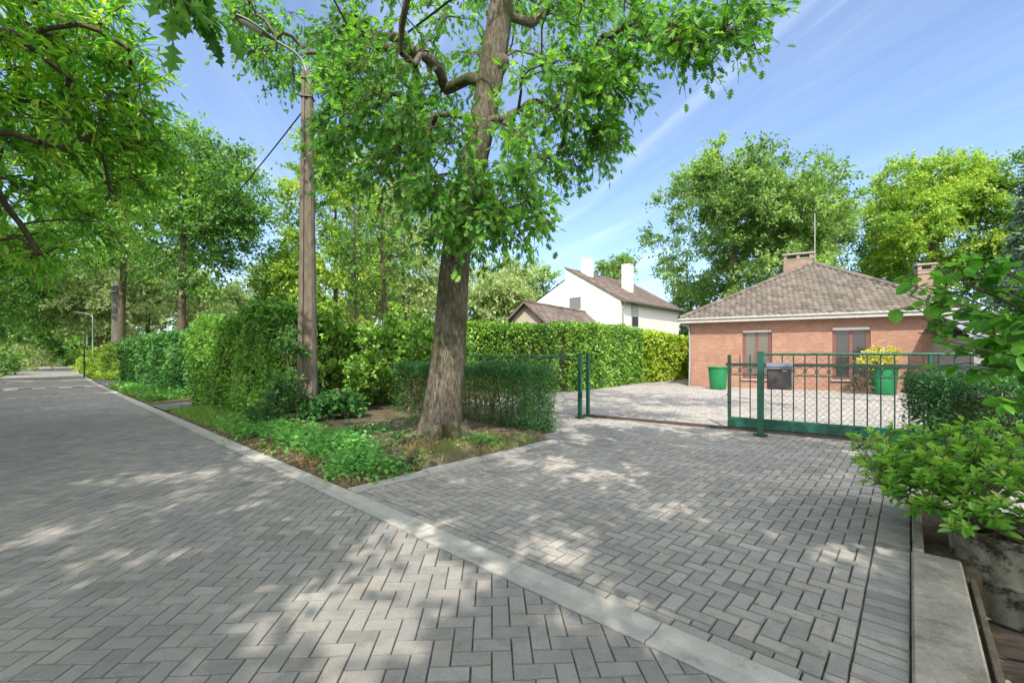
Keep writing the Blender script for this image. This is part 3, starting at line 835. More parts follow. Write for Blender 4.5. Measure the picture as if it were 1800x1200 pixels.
def gate_post(name, label, p, h, w, cat='gate post', group=None, cap=True):
    root = thing(name, label, cat, (p[0], p[1], 0), group)
    m = M(); bbox(m, (p[0], p[1], h/2), (w, w, h), GANG, .006); m.build('post', green, root)
    m = M(); bbox(m, (p[0], p[1], h+.006), (w+.008, w+.008, .012), GANG, .003); m.build('cap', dgreen, root)
    m = M(); bbox(m, (p[0], p[1], .006), (w+.12, w+.12, .010), GANG, .002)
    for sx in (-1, 1):
        for sy in (-1, 1):
            tube(m, [(p[0]+sx*(w/2+.03), p[1]+sy*(w/2+.03), .01), (p[0]+sx*(w/2+.03), p[1]+sy*(w/2+.03), .028)], .008, 6)
    m.build('base_plate', dgreen, root)
    return root
PL1 = at(1019.5, 0, 10.3)[:2]; PL2 = at(1033.5, 0, 10.62)[:2]; PR = at(1337, 0, 8.0)[:2]
r_ = gate_post('gate_post', 'front green square post left of the driveway opening, end of the mesh fence', PL1, 1.49, .085, group='green gate posts')
m = M(); box(m, (PL1[0]+.02, PL1[1]-.055, .52), (.04, .03, .13), GANG); m.build('lock_box', dgreen, r_)
m = M(); P_ = (PL1+PL2)/2
tube(m, [(PL1[0]+.05, PL1[1]+.02, 1.26), (PL2[0]-.03, PL2[1]-.02, 1.26)], .018, 6); m.build('bracket', dgreen, r_)
gate_post('gate_post', 'rear green square post left of the driveway opening, where the gate closes', PL2, 1.49, .075, group='green gate posts')
pr = gate_post('gate_post', 'green square post beside the letterbox, in front of the sliding gate', PR, 1.51, .105, group='green gate posts')
# upper bracket holding the leaf
m = M(); q = PR+GNn*.22; tube(m, [(PR[0], PR[1], 1.44), (q[0], q[1], 1.44), (q[0], q[1], 1.3)], .014, 6); m.build('guide_arm', dgreen, pr)

def mesh_fence(label, P0, P1, h, posts, cell=.075, name='mesh_fence', group=None, z0=.04):
    P0 = np.array(P0); P1 = np.array(P1); d = P1-P0; Ln = np.linalg.norm(d); d = d/Ln
    root = thing(name, label, 'fence', (P0[0], P0[1], 0), group)
    pt = lambda t, z: np.array([P0[0]+d[0]*t, P0[1]+d[1]*t, z])
    m = M(); tube(m, [pt(.0, h), pt(Ln, h)], .021, 10); m.build('top_rail', green, root)
    for t in posts:
        m = M(); tube(m, [pt(t, 0), pt(t, h-.018)], .022, 10); m.build('post', green, root)
    m = M(); hh = h-z0
    k = int((Ln+hh)/cell)
    for i in range(-int(hh/cell)-1, int(Ln/cell)+1):
        for sg in (1, -1):
            # diagonal wires, slightly to each side
            t0 = i*cell; t1 = t0+hh*.95
            za, zb = (z0, h) if sg > 0 else (h, z0)
            ta, tb_ = t0, t1
            f0 = max(0, -ta/(tb_-ta)); f1 = min(1, (Ln-ta)/(tb_-ta))
            if f1 <= f0+.01: continue
            q0 = pt(ta+(tb_-ta)*f0, za+(zb-za)*f0); q1 = pt(ta+(tb_-ta)*f1, za+(zb-za)*f1)
            tube(m, [q0, q1], .0019, 3, cap=False, smooth=False)
    for z in (z0+.005, h*.5): tube(m, [pt(0, z), pt(Ln, z)], .0025, 4, cap=False)
    m.build('wire_mesh', wirem, root)
    return root
FL0 = PL1-np.array([.05, -.03]); FLd = np.array([-1.0, .62]); 
FL1 = PL1-B*5.6
mesh_fence('green chain link fence with a round top rail behind the low yew hedge', FL0, FL1, 1.44, [1.55, 3.1, 4.6])
FR1 = PR+GD*4.6
mesh_fence('green chain link fence from the letterbox post to the right, before the gate bars', PR+GD*.06, FR1, 1.475, [2.2, 4.4], cell=.095)

# letterbox on the mesh
lb = thing('letterbox', 'grey metal letterbox with a sloping lid hung on the green fence', 'letterbox', (PR[0]+GD[0]*.32, PR[1]+GD[1]*.32, 1.0))
c = PR+GD*.30-GNn*.095
tfm = lambda V: V
mb = paint('letterbox_grey', (.085, .078, .078), .5, .4, .35); lid = paint('letterbox_lid', (.17, .185, .24), .35, .6, .2)
m = M(); bbox(m, (c[0], c[1], 1.055), (.37, .15, .40), GANG, .012); m.build('body', mb, lb)
m = M()
ex = np.append(GD, 0)*.20; ey = np.append(GNn, 0); cc = np.array([c[0], c[1], 0])
P = [cc-ex-ey*.11+np.array([0, 0, 1.262]), cc+ex-ey*.11+np.array([0, 0, 1.262]), cc+ex+ey*.09+np.array([0, 0, 1.325]), cc-ex+ey*.09+np.array([0, 0, 1.325])]
prism(m, P, (0, 0, -.02)); prism(m, [P[0], P[1], P[1]+ey*.006, P[0]+ey*.006], (0, 0, -.045)); m.build('lid', lid, lb)
fr = lambda x, z, o=0.: cc+np.append(GD, 0)*x-ey*(.077+o)+np.array([0, 0, z])
m = M(); box(m, fr(0, .905), (.35, .006, .07), GANG); m.build('lower_flap', mb, lb)
m = M(); box(m, fr(.085, 1.185), (.075, .006, .018), GANG); m.build('name_plate', paint('plate_white', (.62, .62, .60), .4), lb)
m = M(); tube(m, [fr(.0, 1.195, 0), fr(.0, 1.195, .008)], .011, 10); m.build('keyhole', steel, lb)
for z_, x0_, n_ in ((1.165, -.15, 5), (1.05, -.16, 8)):          # two faded lines of red lettering
    m = M()
    for i in range(n_):
        box(m, fr(x0_+.03+i*.022, z_, -.0005), (.018 if i % 3 else .010, .004, .022), GANG)
    m.build('faded_lettering', bpy.data.materials.get('faded_red') or paint('faded_red', (.20, .085, .085), .6, .3, .4), lb)
m = M(); bbox(m, fr(.19, 1.0, -.08), (.012, .11, .30), GANG, .003); m.build('side_panel', paint('panel_pale', (.40, .38, .35), .6), lb)
# ------------------------------------------------------------------ the brick bungalow
def brick_mat(name, c1, c2, mortar, bw=.22, bh=.065):
    m, nt, out = new_mat(name)
    tc = N(nt, 'ShaderNodeTexCoord'); sp = N(nt, 'ShaderNodeSeparateXYZ'); nt.links.new(tc.outputs['Object'], sp.inputs[0])
    ad = N(nt, 'ShaderNodeMath', operation='ADD'); nt.links.new(sp.outputs[0], ad.inputs[0]); nt.links.new(sp.outputs[1], ad.inputs[1])
    cb = N(nt, 'ShaderNodeCombineXYZ'); nt.links.new(ad.outputs[0], cb.inputs[0]); nt.links.new(sp.outputs[2], cb.inputs[1])
    b = N(nt, 'ShaderNodeTexBrick'); nt.links.new(cb.outputs[0], b.inputs[0])
    b.inputs['Color1'].default_value = c1+(1,); b.inputs['Color2'].default_value = c2+(1,); b.inputs['Mortar'].default_value = mortar+(1,)
    b.inputs['Scale'].default_value = 1; b.inputs['Mortar Size'].default_value = .008; b.inputs['Brick Width'].default_value = bw; b.inputs['Row Height'].default_value = bh
    b.inputs['Bias'].default_value = -.1; b.inputs['Mortar Smooth'].default_value = .3
    v = ramp(nt, noise(nt, 1.3, 6, .7), [(.3, (.82, .80, .80)), (.7, (1.14, 1.12, 1.10))])
    c = mix(nt, 1.0, b.outputs[0], v, 'MULTIPLY')
    v = ramp(nt, noise(nt, 35, 3, .7), [(.3, (.85,)*3), (.7, (1.15,)*3)])
    c = mix(nt, 1.0, c, v, 'MULTIPLY')
    inv = N(nt, 'ShaderNodeMath', operation='SUBTRACT'); inv.inputs[0].default_value = 1; nt.links.new(b.outputs[1], inv.inputs[1])
    princ(nt, out, c, .9, .15, 0, bump(nt, inv.outputs[0], .6, .01)); return m
BR = brick_mat('orange_brick', (.325, .165, .112), (.395, .222, .158), (.36, .285, .225))
BRP = brick_mat('chimney_brick', (.27, .18, .135), (.35, .25, .19), (.33, .28, .235))
def tile_mat(name, a, b, c_, lich):
    m, nt, out = new_mat(name)
    c = ramp(nt, attr(nt), [(0, a), (.45, b), (1, c_)])
    v = ramp(nt, noise(nt, 3, 6, .7), [(.35, (.86, .86, .86)), (.7, (1.12, 1.11, 1.1))])
    c = mix(nt, 1.0, c, v, 'MULTIPLY')
    sp = ramp(nt, noise(nt, 26, 6, .8), [(.58, (0, 0, 0)), (.74, (.45,)*3)])
    c = mix(nt, sp, c, lich)
    princ(nt, out, c, .9, .15, 0, bump(nt, noise(nt, 40, 4, .7), .4, .006)); return m
TILE = tile_mat('weathered_roof_tile', (.105, .092, .078), (.15, .132, .112), (.195, .172, .148), (.34, .31, .27))
TILE2 = tile_mat('brown_roof_tile', (.11, .085, .075), (.15, .12, .105), (.20, .165, .145), (.24, .21, .19))
WHITE = paint('white_paint', (.70, .70, .67), .55, .3, .10)
def glass_mat(name, col, rough=.06):
    m, nt, out = new_mat(name)
    princ(nt, out, col, rough, .5); return m
GLASS = glass_mat('window_glass', (.045, .045, .045))
FRAME = paint('red_brown_frame', (.20, .085, .07), .45, .4, .15)

def local(o, ang):
    """local building frame -> world: x along the front, y to the back"""
    ca, sa = math.cos(ang), math.sin(ang); o = np.asarray(o, float)
    def f(V):
        V = np.asarray(V, float).reshape(-1, 3)
        return np.stack([V[:, 0]*ca-V[:, 1]*sa+o[0], V[:, 0]*sa+V[:, 1]*ca+o[1], V[:, 2]], 1)
    return f
def house_root(name, label, cat, o, ang):
    r = thing(name, label, cat, (0, 0, 0)); r['_o'] = [0., 0., 0.]
    r.location = (o[0], o[1], 0); r.rotation_euler = (0, 0, ang); return r
def tiles(m, poly3, eave_dir, tw=.215, th=.27, amp=.026, lift=.035, seed=1):
    """pantiles on the plane of poly3 (first edge = the eave)"""
    rng = np.random.default_rng(seed)
    P = np.array(poly3, float); o = P[0]; ex = unit(P[1]-P[0]); nrm = unit(np.cross(ex, P[2]-P[0]));
    if nrm[2] < 0: nrm = -nrm
    ey = np.cross(nrm, ex)
    if ey[2] < 0: ey = -ey
    Q = np.stack([(P-o)@ex, (P-o)@ey], 1)
    hps = []
    c = Q.mean(0)
    for i in range(len(Q)):
        j = (i+1) % len(Q); e = Q[j]-Q[i]; nn_ = np.array([e[1], -e[0]])/np.linalg.norm(e); k = nn_@Q[i]
        if nn_@c > k: nn_, k = -nn_, -k
        hps.append((nn_, k))
    k = 7; xs = np.linspace(0, 1, k); prof = amp*np.sin(xs*2*math.pi-.6)
    Vs = []; rs = []
    for iy in range(int(Q[:, 1].max()/th)+2):
        for ix in range(int(Q[:, 0].min()/tw)-1, int(Q[:, 0].max()/tw)+2):
            x0, y0 = ix*tw, iy*th-.06
            cx, cy_ = x0+tw/2, y0+th/2
            if any(nn_@(cx, cy_)-kk > .10 for nn_, kk in hps): continue
            x1 = x0+xs*tw; ya, yb = y0, y0+th*1.12
            xa = x1.copy(); xb = x1.copy()
            A_ = np.stack([xa, np.full(k, ya)], 1); B_ = np.stack([xb, np.full(k, yb)], 1)
            for nn_, kk in hps[1:]:
                for arr in (A_, B_):
                    d = arr@nn_-kk-.03; msk = d > 0; arr[msk] -= d[msk][:, None]*nn_
            j_ = rng.normal()*.004
            to3 = lambda q, h: o+q[:, :1]*ex+q[:, 1:2]*ey+h[:, None]*nrm
            V = np.concatenate([to3(A_, prof+lift+j_), to3(B_, prof+.006+j_), to3(A_, prof+lift-.028+j_)])
            Vs.append(V); rs.append(rng.random())
    n = len(Vs); base = np.arange(n)[:, None]*(3*k); q = []
    for i in range(k-1):
        q.append(base+np.array([[i, i+1, k+i+1, k+i]])); q.append(base+np.array([[2*k+i, 2*k+i+1, i+1, i]]))
    m.add(np.concatenate(Vs), np.concatenate(q), 0, np.tile(np.array(rs), 2*(k-1)), True)
def ridge(m, P0, P1, r=.11, step=.36):
    P0 = np.array(P0, float); P1 = np.array(P1, float); L = np.linalg.norm(P1-P0); d = (P1-P0)/L
    side = unit(np.cross(d, [0, 0, 1.])); up = np.cross(side, d)
    for i in range(int(L/step)+1):
        a = P0+d*i*step; b = P0+d*min(L, i*step+step*1.08)
        th = np.linspace(-.1, math.pi+.1, 7); V = []
        for q, rr in ((a, r*1.08), (b, r*.94)):
            V.append(q+np.outer(np.cos(th), side)*rr+np.outer(np.sin(th), up)*rr-up*r*.25)
        V = np.concatenate(V); m.add(V, [[j, j+1, 7+j+1, 7+j] for j in range(6)], 0, RNG.random(), True)
def window(root, x, y, z0, z1, w, face='y', frame=FRAME, panes=2, shutter=None, sill=True, name='window', glass=None, depth=.10, bar=None):
    """window in a wall whose outer face is at y (facing -y) or x (facing -x)"""
    def T(V):
        V = np.asarray(V, float).reshape(-1, 3)
        if face == 'y': return V+np.array([x, y, 0])
        return np.stack([-V[:, 1]*-1+y*0+x, -V[:, 0]+y, V[:, 2]], 1)      # faces -x
    fw = .075
    m = M()
    for xx in (fw/2, w-fw/2): bbox(m, (xx, depth, (z0+z1)/2), (fw, .07, z1-z0), 0, .006, tf=T)
    for zz in (z0+fw/2, z1-fw/2): bbox(m, (w/2, depth, zz), (w-2*fw, .068, fw), 0, .006, tf=T)
    wi = m.build(name, frame, root)
    pw = (w-2*fw)/panes
    for i in range(panes):
        m = M(); xa = fw+i*pw; s = .06 if panes > 1 else .03
        for xx in (xa+s/2, xa+pw-s/2): bbox(m, (xx, depth+.012, (z0+z1)/2), (s, .05, z1-z0-2*fw), 0, .004, tf=T)
        for zz in (z0+fw+s/2, z1-fw-s/2): bbox(m, (xa+pw/2, depth+.012, zz), (pw-2*s, .05, s), 0, .004, tf=T)
        if bar: bbox(m, (xa+pw/2, depth+.012, bar), (pw-2*s, .04, .035), 0, .004, 0, tf=T)
        sash = m.build('sash', frame, wi)
        m = M(); box(m, (xa+pw/2, depth+.02, (z0+z1)/2), (pw-2*s, .008, z1-z0-2*fw-2*s), tf=T); m.build('pane', glass or GLASS, wi)
    if shutter:
        m = M(); bbox(m, (w/2, depth-.045, z1-shutter/2), (w-.02, .05, shutter), 0, .01, tf=T); m.build('shutter_slat', WHITE, wi)
    if sill:
        m = M(); bbox(m, (w/2, .03, z0-.035), (w+.12, .22, .06), 0, .01, tf=T); m.build('sill', rough_mat('sill_stone', (.30, .29, .27), (.42, .41, .38), 8) if 'sill_stone' not in bpy.data.materials else bpy.data.materials['sill_stone'], wi)
    return wi
def wall_y(m, x0, x1, y0, y1, z0, z1, holes, mat=0):
    """wall slab (thickness y0..y1) with rectangular holes (x0,x1,z0,z1)"""
    xs = sorted({x0, x1, *[h[0] for h in holes], *[h[1] for h in holes]}); zs = sorted({z0, z1, *[h[2] for h in holes], *[h[3] for h in holes]})
    for i in range(len(xs)-1):
        for j in range(len(zs)-1):
            cx, cz = (xs[i]+xs[i+1])/2, (zs[j]+zs[j+1])/2
            if any(h[0] < cx < h[1] and h[2] < cz < h[3] for h in holes): continue
            box(m, (cx, (y0+y1)/2, cz), (xs[i+1]-xs[i], y1-y0, zs[j+1]-zs[j]))
HO = np.array([8.59, 21.07]); HA = math.atan2(-.479, .877)
bung = house_root('brick_bungalow', 'single storey orange brick bungalow with a tiled hip roof behind the gate', 'house', HO, HA)
W_, DP = 9.2, 14.0; EZ = 3.02
holes = [(2.21, 3.37, .40, 2.60), (5.55, 6.82, .45, 2.63)]
m = M(); wall_y(m, 0, W_, 0, .22, -.05, EZ, holes)
for (x0, x1) in ((0, .22), (W_-.22, W_)): box(m, ((x0+x1)/2, .22+(DP-.44)/2, EZ/2-.02), (.22, DP-.44, EZ+.05))
box(m, (W_/2, DP-.11, EZ/2-.02), (W_, .22, EZ+.05))
box(m, (11.2, 8.2, EZ/2-.02), (4.0, .22, EZ+.05)); box(m, (13.1, 11.2, EZ/2-.02), (.22, 5.7, EZ+.05))
m.build('wall', BR, bung)
CURT = glass_mat('curtained_glass', (.13, .12, .10), .10)
window(bung, 2.21, 0, .40, 2.60, 1.16, shutter=.10, glass=CURT)
window(bung, 5.55, 0, .45, 2.63, 1.27, shutter=.12, bar=1.42)
cur = rough_mat('room_dark', (.05, .045, .04), (.09, .08, .07), 4)
for h in holes:
    m = M(); box(m, ((h[0]+h[1])/2, .36, (h[2]+h[3])/2), (h[1]-h[0]-.02, .02, h[3]-h[2]-.02)); m.build('curtain', cur, bung)
OV = .46
e = [(-OV, -OV), (W_+OV, -OV), (W_+OV, DP+OV), (-OV, DP+OV)]
RZ, EZT = 6.22, 3.20
ap0 = (5.35, 4.7, RZ); ap1 = (5.35, DP-4.7, RZ)
E = [(x, y, EZT) for x, y in e]
m = M()
for pl, sd_ in (([E[0], E[1], ap0], 1), ([E[3], E[0], ap0, ap1], 2), ([E[1], E[2], ap1, ap0], 3), ([E[2], E[3], ap1], 4)):
    tiles(m, pl, None, seed=sd_)
    q = np.array(pl, float); q[:, 2] -= .012; poly(m, q)
for a, b in ((E[0], ap0), (E[1], ap0), (ap0, ap1), (E[2], ap1), (E[3], ap1)): ridge(m, np.array(a)+(0, 0, .05), np.array(b)+(0, 0, .05))
roof = m.build('roof', TILE, bung)
# side wing roof
E2 = [(W_+OV+.02, 7.6, EZT), (13.6, 7.6, EZT), (13.6, 14.4, EZT), (8.0, 14.4, EZT)]
m = M(); r0, r1 = (7.2, 11, 5.15), (11.0, 11, 5.15)
tiles(m, [(8.0, 7.6, EZT), E2[1], r1, r0], None, seed=7); tiles(m, [E2[1], E2[2], r1], None, seed=8)
for pl in ([(8.0, 7.6, EZT), E2[1], r1, r0], [E2[1], E2[2], r1], [E2[2], E2[3], r0, r1]):
    q = np.array(pl, float); q[:, 2] -= .012; poly(m, q)
ridge(m, r0, r1); ridge(m, E2[1], r1); m.build('roof', TILE, bung)
m = M()
for i in range(4):
    a, b = np.array(e[i]), np.array(e[(i+1) % 4]); c = (a+b)/2; d = b-a; L = np.linalg.norm(d); an = math.atan2(d[1], d[0])
    nin = np.array([-d[1], d[0]])/L
    k = 0 if i % 2 == 0 else .05
    bbox(m, (*(c+nin*.02), EZT-.13), (L-k, .04, .16), an, .006)
    bbox(m, (*(c-nin*.03), EZT-.03), (L+.1-k*2, .09, .07), an, .015)
m.build('gutter', paint('gutter_white', (.50, .49, .46), .5, .4, .2), bung)
m = M()
box(m, (W_/2, DP/2, EZT-.19), (W_+2*OV-.06, DP+2*OV-.06, .02)); m.build('soffit', paint('soffit_grey', (.48, .47, .45), .6), bung)
zinc = paint('zinc_pipe', (.36, .37, .37), .45, .5, .3)
for xx in (-.05, W_+.05):
    m = M(); tube(m, bez([(xx-(.3 if xx < 0 else -.3), -.38, EZ+.05), (xx-(.25 if xx < 0 else -.25), -.3, EZ-.12), (xx, -.06, EZ-.42), (xx, -.06, 0)], 12), .042, 10); m.build('downpipe', zinc, bung)
def chimney(root, x, y, z0, z1, sx, sy, mat, capmat, open_top=True):
    m = M(); box(m, (x, y, (z0+z1-.34)/2), (sx, sy, z1-.34-z0))
    for ix in (-1, 0, 1) if sx > 1 else (-1, 1):
        for iy in (-1, 1): box(m, (x+ix*(sx/2-.09), y+iy*(sy/2-.06), z1-.22), (.16, .12, .24))
    ch = m.build('chimney', mat, root)
    m = M(); bbox(m, (x, y, z1-.05), (sx+.14, sy+.14, .10), 0, .015); bbox(m, (x, y, z1-.345), (sx+.06, sy+.06, .05), 0, .01); m.build('chimney_cap', capmat, ch)
    return ch
capm = rough_mat('cap_concrete', (.26, .235, .21), (.38, .35, .31), 6)
chimney(roof, 4.97, 8.33, 5.2, 7.46, 1.45, .8, BRP, capm)
chimney(roof, 10.9, 9.3, 3.6, 6.45, .74, .66, BRP, capm)
m = M(); tube(m, [(5.82, 8.33, 5.6), (5.82, 8.33, 9.75)], .028, 6)
tube(m, [(5.5, 8.33, 9.0), (6.1, 8.33, 9.0)], .010, 4); m.build('antenna', zinc, bung)

# ------------------------------------------------------------------ white house behind the hedge
PLAS = rough_mat('white_plaster', (.62, .62, .595), (.74, .74, .72), 2.0, .9, .1, .25, .006, stretch=(1.6, 1.6, .35))
WO = np.array([6.7, 27.0]); WA = math.atan2(.711, .703)        # x along the long wall, y to the back-left
wh = house_root('white_house', 'white plastered house with a brown saddle roof and two white chimneys behind the hedge', 'house', WO, WA)
LW = 8.3; ez = 4.95; az = 7.45; ya = 4.28; yl = 11.0
stp = 6.62; zl = stp-(yl-ya)*.475
m = M()
def extr(m, prof, x0, x1, mat=0):
    P = np.array([(x0, y, z) for y, z in prof]); Q = P.copy(); Q[:, 0] = x1; k = len(P)
    m.add(P, [list(range(k))], mat, .5); m.add(Q, [list(range(k))[::-1]], mat, .5)
    for i in range(k):
        j = (i+1) % k; m.add([P[i], P[j], Q[j], Q[i]], [[0, 1, 2, 3]], mat, .5)
gy0, gy1, gz0, gz1 = 3.0, 3.95, 4.55, 5.35      # gable window
prof = [(0, 0), (0, ez), (ya, az), (ya, stp), (yl, zl), (yl, 0)]
extr(m, prof, 0.1, LW)
# outer gable leaf with the opening for the window (two strips and the pieces above and below)
def zt_(y): return ez+(az-ez)*y/ya if y <= ya else stp-(y-ya)*.475
def strip_g(y0, y1, zb, zt0, zt1):
    P = np.array([(0, y0, zb), (0, y1, zb), (0, y1, zt1), (0, y0, zt0)]); Q = P+np.array([.097, 0, 0])
    m.add(np.concatenate([P, Q]), BOXF[:, ::-1], 0, .5)
strip_g(0, gy0, 0, zt_(0), zt_(gy0)); strip_g(gy0, gy1, 0, gz0, gz0); strip_g(gy0, gy1, gz1, zt_(gy0), zt_(gy1)); strip_g(gy1, ya, 0, zt_(gy1), az); strip_g(ya, yl, 0, stp, zl)
m.build('wall', PLAS, wh)
m = M(); box(m, (.055, (gy0+gy1)/2, (gz0+gz1)/2), (.05, gy1-gy0-.02, gz1-gz0-.02)); gw = m.build('window', paint('grey_frame', (.22, .21, .20), .5), wh)
m = M(); box(m, (.035, (gy0+gy1)/2, (gz0+gz1)/2-.02), (.02, gy1-gy0-.12, gz1-gz0-.14)); m.build('pane', glass_mat('grey_pane', (.20, .21, .21), .12), gw)
# long wall window
wx = 1.25
m = M(); bbox(m, (wx+.45, -.012, 4.02), (.90, .05, 1.5), 0, .006); gw = m.build('window', paint('pale_frame', (.42, .43, .44), .5), wh)
m = M(); box(m, (wx+.45, -.042, 3.65), (.74, .012, .62)); m.build('pane', GLASS, gw)
m = M(); 
for i in range(8): box(m, (wx+.45, -.045, 4.05+i*.082), (.74, .014, .076))
m.build('roller_shutter', paint('shutter_grey', (.42, .45, .48), .5), gw)
m = M(); bbox(m, (wx+.45, -.03, 3.24), (1.0, .12, .05), 0, .01); m.build('sill', capm, gw)
def shingles(m, P, rows, cols, seed):
    rng = np.random.default_rng(seed); P = np.array(P, float)
    for i in range(rows):
        for j in range(cols):
            f = lambda a, b: (P[0]*(1-a)+P[1]*a)*(1-b)+(P[3]*(1-a)+P[2]*a)*b
            a0, a1, b0, b1 = j/cols, (j+1)/cols, i/rows, min(1, (i+1.15)/rows)
            V = [f(a0, b0)+(0, 0, .03), f(a1, b0)+(0, 0, .03), f(a1, b1), f(a0, b1), f(a0, b0)-(0, 0, .01), f(a1, b0)-(0, 0, .01)]
            m.add(V, [[0, 1, 2, 3], [4, 5, 1, 0]], 0, rng.random())
m = M()
E0 = np.array([-.02, -.32, ez-.14]); E1 = np.array([LW+.25, -.32, ez-.14]); R1 = np.array([LW+.25, ya+.02, az+.06]); R0 = np.array([-.02, ya+.02, az+.06])
poly(m, [E0-(0, 0, .05), E1-(0, 0, .05), R1-(0, 0, .05), R0-(0, 0, .05)]); shingles(m, [E0, E1, R1, R0], 16, 30, 3)
for xx in (-.03, LW+.26):
    prism(m, [(xx-.02, -.34, ez-.15), (xx+.02, -.34, ez-.15), (xx+.02, ya+.04, az+.1), (xx-.02, ya+.04, az+.1)], (0, 0, -.12))
B0 = np.array([-.02, yl+.3, zl-.10]); B1 = np.array([LW+.2, yl+.3, zl-.10]); C1 = np.array([LW+.2, ya+.03, stp+.05]); C0 = np.array([-.02, ya+.03, stp+.05])
shingles(m, [B0, B1, C1, C0], 18, 30, 4); poly(m, [B0-(0, 0, .05), B1-(0, 0, .05), C1-(0, 0, .05), C0-(0, 0, .05)])
wroof = m.build('roof', TILE2, wh)
m = M(); bbox(m, (LW/2+.1, -.37, ez-.16), (LW+.3, .11, .13), 0, .02); m.build('gutter', paint('gutter_dark', (.12, .115, .11), .5), wh)
m = M(); tube(m, [(.14, -.31, ez-.2), (.14, -.07, ez-.5), (.14, -.07, .0)], .05, 10); m.build('downpipe', zinc, wh)
def to_local(p, o, ang):
    d = np.asarray(p[:2])-o; ca, sa = math.cos(ang), math.sin(ang)
    return np.array([d[0]*ca+d[1]*sa, -d[0]*sa+d[1]*ca])
for pxc, Yc, top, wd in ((1032, 30.6, 455, .80), (1103, 31.2, 466, .78)):
    q = to_local(at(pxc, 0, Yc), WO, WA); zt = at(0, top, Yc)[2]
    m = M(); bbox(m, (q[0], q[1], (5.0+zt)/2), (wd*.75, wd*.8, zt-5.0), 0, .01); ch = m.build('chimney', PLAS, wroof)
    m = M(); bbox(m, (q[0], q[1], zt+.02), (wd*.75+.05, wd*.8+.05, .05), 0, .01); m.build('chimney_cap', WHITE, ch)
    zb_ = ez+(az-ez)*np.clip((q[1]-.3)/ya, 0, 1)
    m = M(); bbox(m, (q[0], q[1]-.42, zb_-.16), (wd*.75+.2, .14, .06), 0, .01); m.build('flashing', zinc, ch)
# low building with a brown saddle roof left of it
ao = at(893, 0, 23.5)[:2]; AA = math.atan2(.55, .83)
an = house_root('outbuilding', 'low rendered building with a brown saddle roof showing above the clipped hedge', 'house', ao, math.atan2(-.36, .93))
gwid = 2.05; rz_ = 4.28; ez_ = 3.32; dl = 6.5
m = M(); ya0 = .25
P = [(.2, 0, 0), (gwid-.2, 0, 0), (gwid-.2, 0, ez_-.02), (gwid/2, 0, rz_-.10), (.2, 0, ez_-.02)]
Pq = np.array(P); Qq = Pq+np.array([1.5, dl, 0]); kk = 5
m.add(Pq, [list(range(kk))], 0, .5); m.add(Qq, [list(range(kk))[::-1]], 0, .5)
for i in range(kk): m.add([Pq[i], Pq[(i+1) % kk], Qq[(i+1) % kk], Qq[i]], [[0, 1, 2, 3]], 0, .5)
m.build('wall', rough_mat('beige_render', (.36, .31, .25), (.46, .40, .33), 3), an)
m = M(); sh = np.array([1.5+.35, dl, 0])
f0 = np.array([gwid/2, -.35, rz_]); f1 = np.array([-.12, -.35, ez_-.14]); f2 = np.array([gwid+.25, -.35, ez_-.22])
shingles(m, [f2, f2+sh, f0+sh, f0], 8, 24, 5); shingles(m, [f1+sh, f1, f0, f0+sh], 8, 24, 6)
for a, b in ((f1, f0), (f0, f2)):
    prism(m, [a+(0, -.01, .03), b+(0, -.01, .03), b+(0, .05, .03), a+(0, .05, .03)], (0, 0, -.12))
ridge(m, f0, f0+sh, .09); m.build('roof', TILE2, an)
# grey shed on the right
so_ = at(1712, 0, 14.2)[:2]
sh_ = house_root('garden_shed', 'grey shed with a slate roof half hidden behind leaves at the right edge', 'shed', so_, math.atan2(-.40, .92))
m = M()
for i in range(22):
    box(m, (.09+i*.182, .02, 1.04), (.176, .03, 2.1))
box(m, (2.0, 1.54, 1.03), (4.0, 3.0, 2.06)); m.build('wall', rough_mat('grey_boards', (.20, .19, .18), (.33, .32, .30), 5, stretch=(6, 6, .6)), sh_)
m = M(); shingles(m, [np.array((-.25, -.35, 2.08)), np.array((4.3, -.35, 2.08)), np.array((4.3, 1.6, 2.92)), np.array((-.25, 1.6, 2.92))], 8, 18, 9)
shingles(m, [np.array((4.3, 3.5, 2.08)), np.array((-.25, 3.5, 2.08)), np.array((-.25, 1.6, 2.92)), np.array((4.3, 1.6, 2.92))], 8, 18, 10)
prism(m, [(-.27, -.37, 2.07), (4.32, -.37, 2.07), (4.32, -.33, 2.07), (-.27, -.33, 2.07)], (0, 0, -.12))
m.build('roof', tile_mat('slate', (.16, .175, .21), (.21, .23, .27), (.27, .29, .33), (.33, .34, .36)), sh_)
m = M(); bbox(m, (.75, -.01, 1.2), (.8, .04, .9), 0, .01); wq = m.build('window', WHITE, sh_)
m = M(); box(m, (.75, -.035, 1.2), (.68, .012, .76)); m.build('pane', GLASS, wq)

# ------------------------------------------------------------------ green bins
BING = paint('bin_green', (.012, .20, .068), .38, .5, .12)
def bin_(p, r, h, label):
    root = thing('plastic_bin', label, 'bin', (p[0], p[1], 0), 'green plastic bins at the brick wall')
    m = M(); lathe(m, p, [(r*.02, .012), (r*.80, .012), (r*.83, .03), (r*.9, h*.5), (r*.99, h-.05), (r*.99, h-.02), (r*.93, h-.02), (r*.86, h*.55)], 36); m.build('tub', BING, root)
    m = M(); lathe(m, p, [(r*.98, h-.07), (r*1.06, h-.065), (r*1.07, h-.01), (r*1.03, h+.005), (r*.93, h-.004)], 36); m.build('rim', BING, root)
    m = M(); lathe(m, p, [(.001, h-.14), (r*.92, h-.14)], 24); m.build('soil', G['core'], root)
    return root
pb1 = np.array([9.05, 19.25, 0]); pb2 = np.array([14.05, 16.55, 0])
bin_(pb1, .40, .97, 'round green plastic bin by the left end of the brick wall, empty')
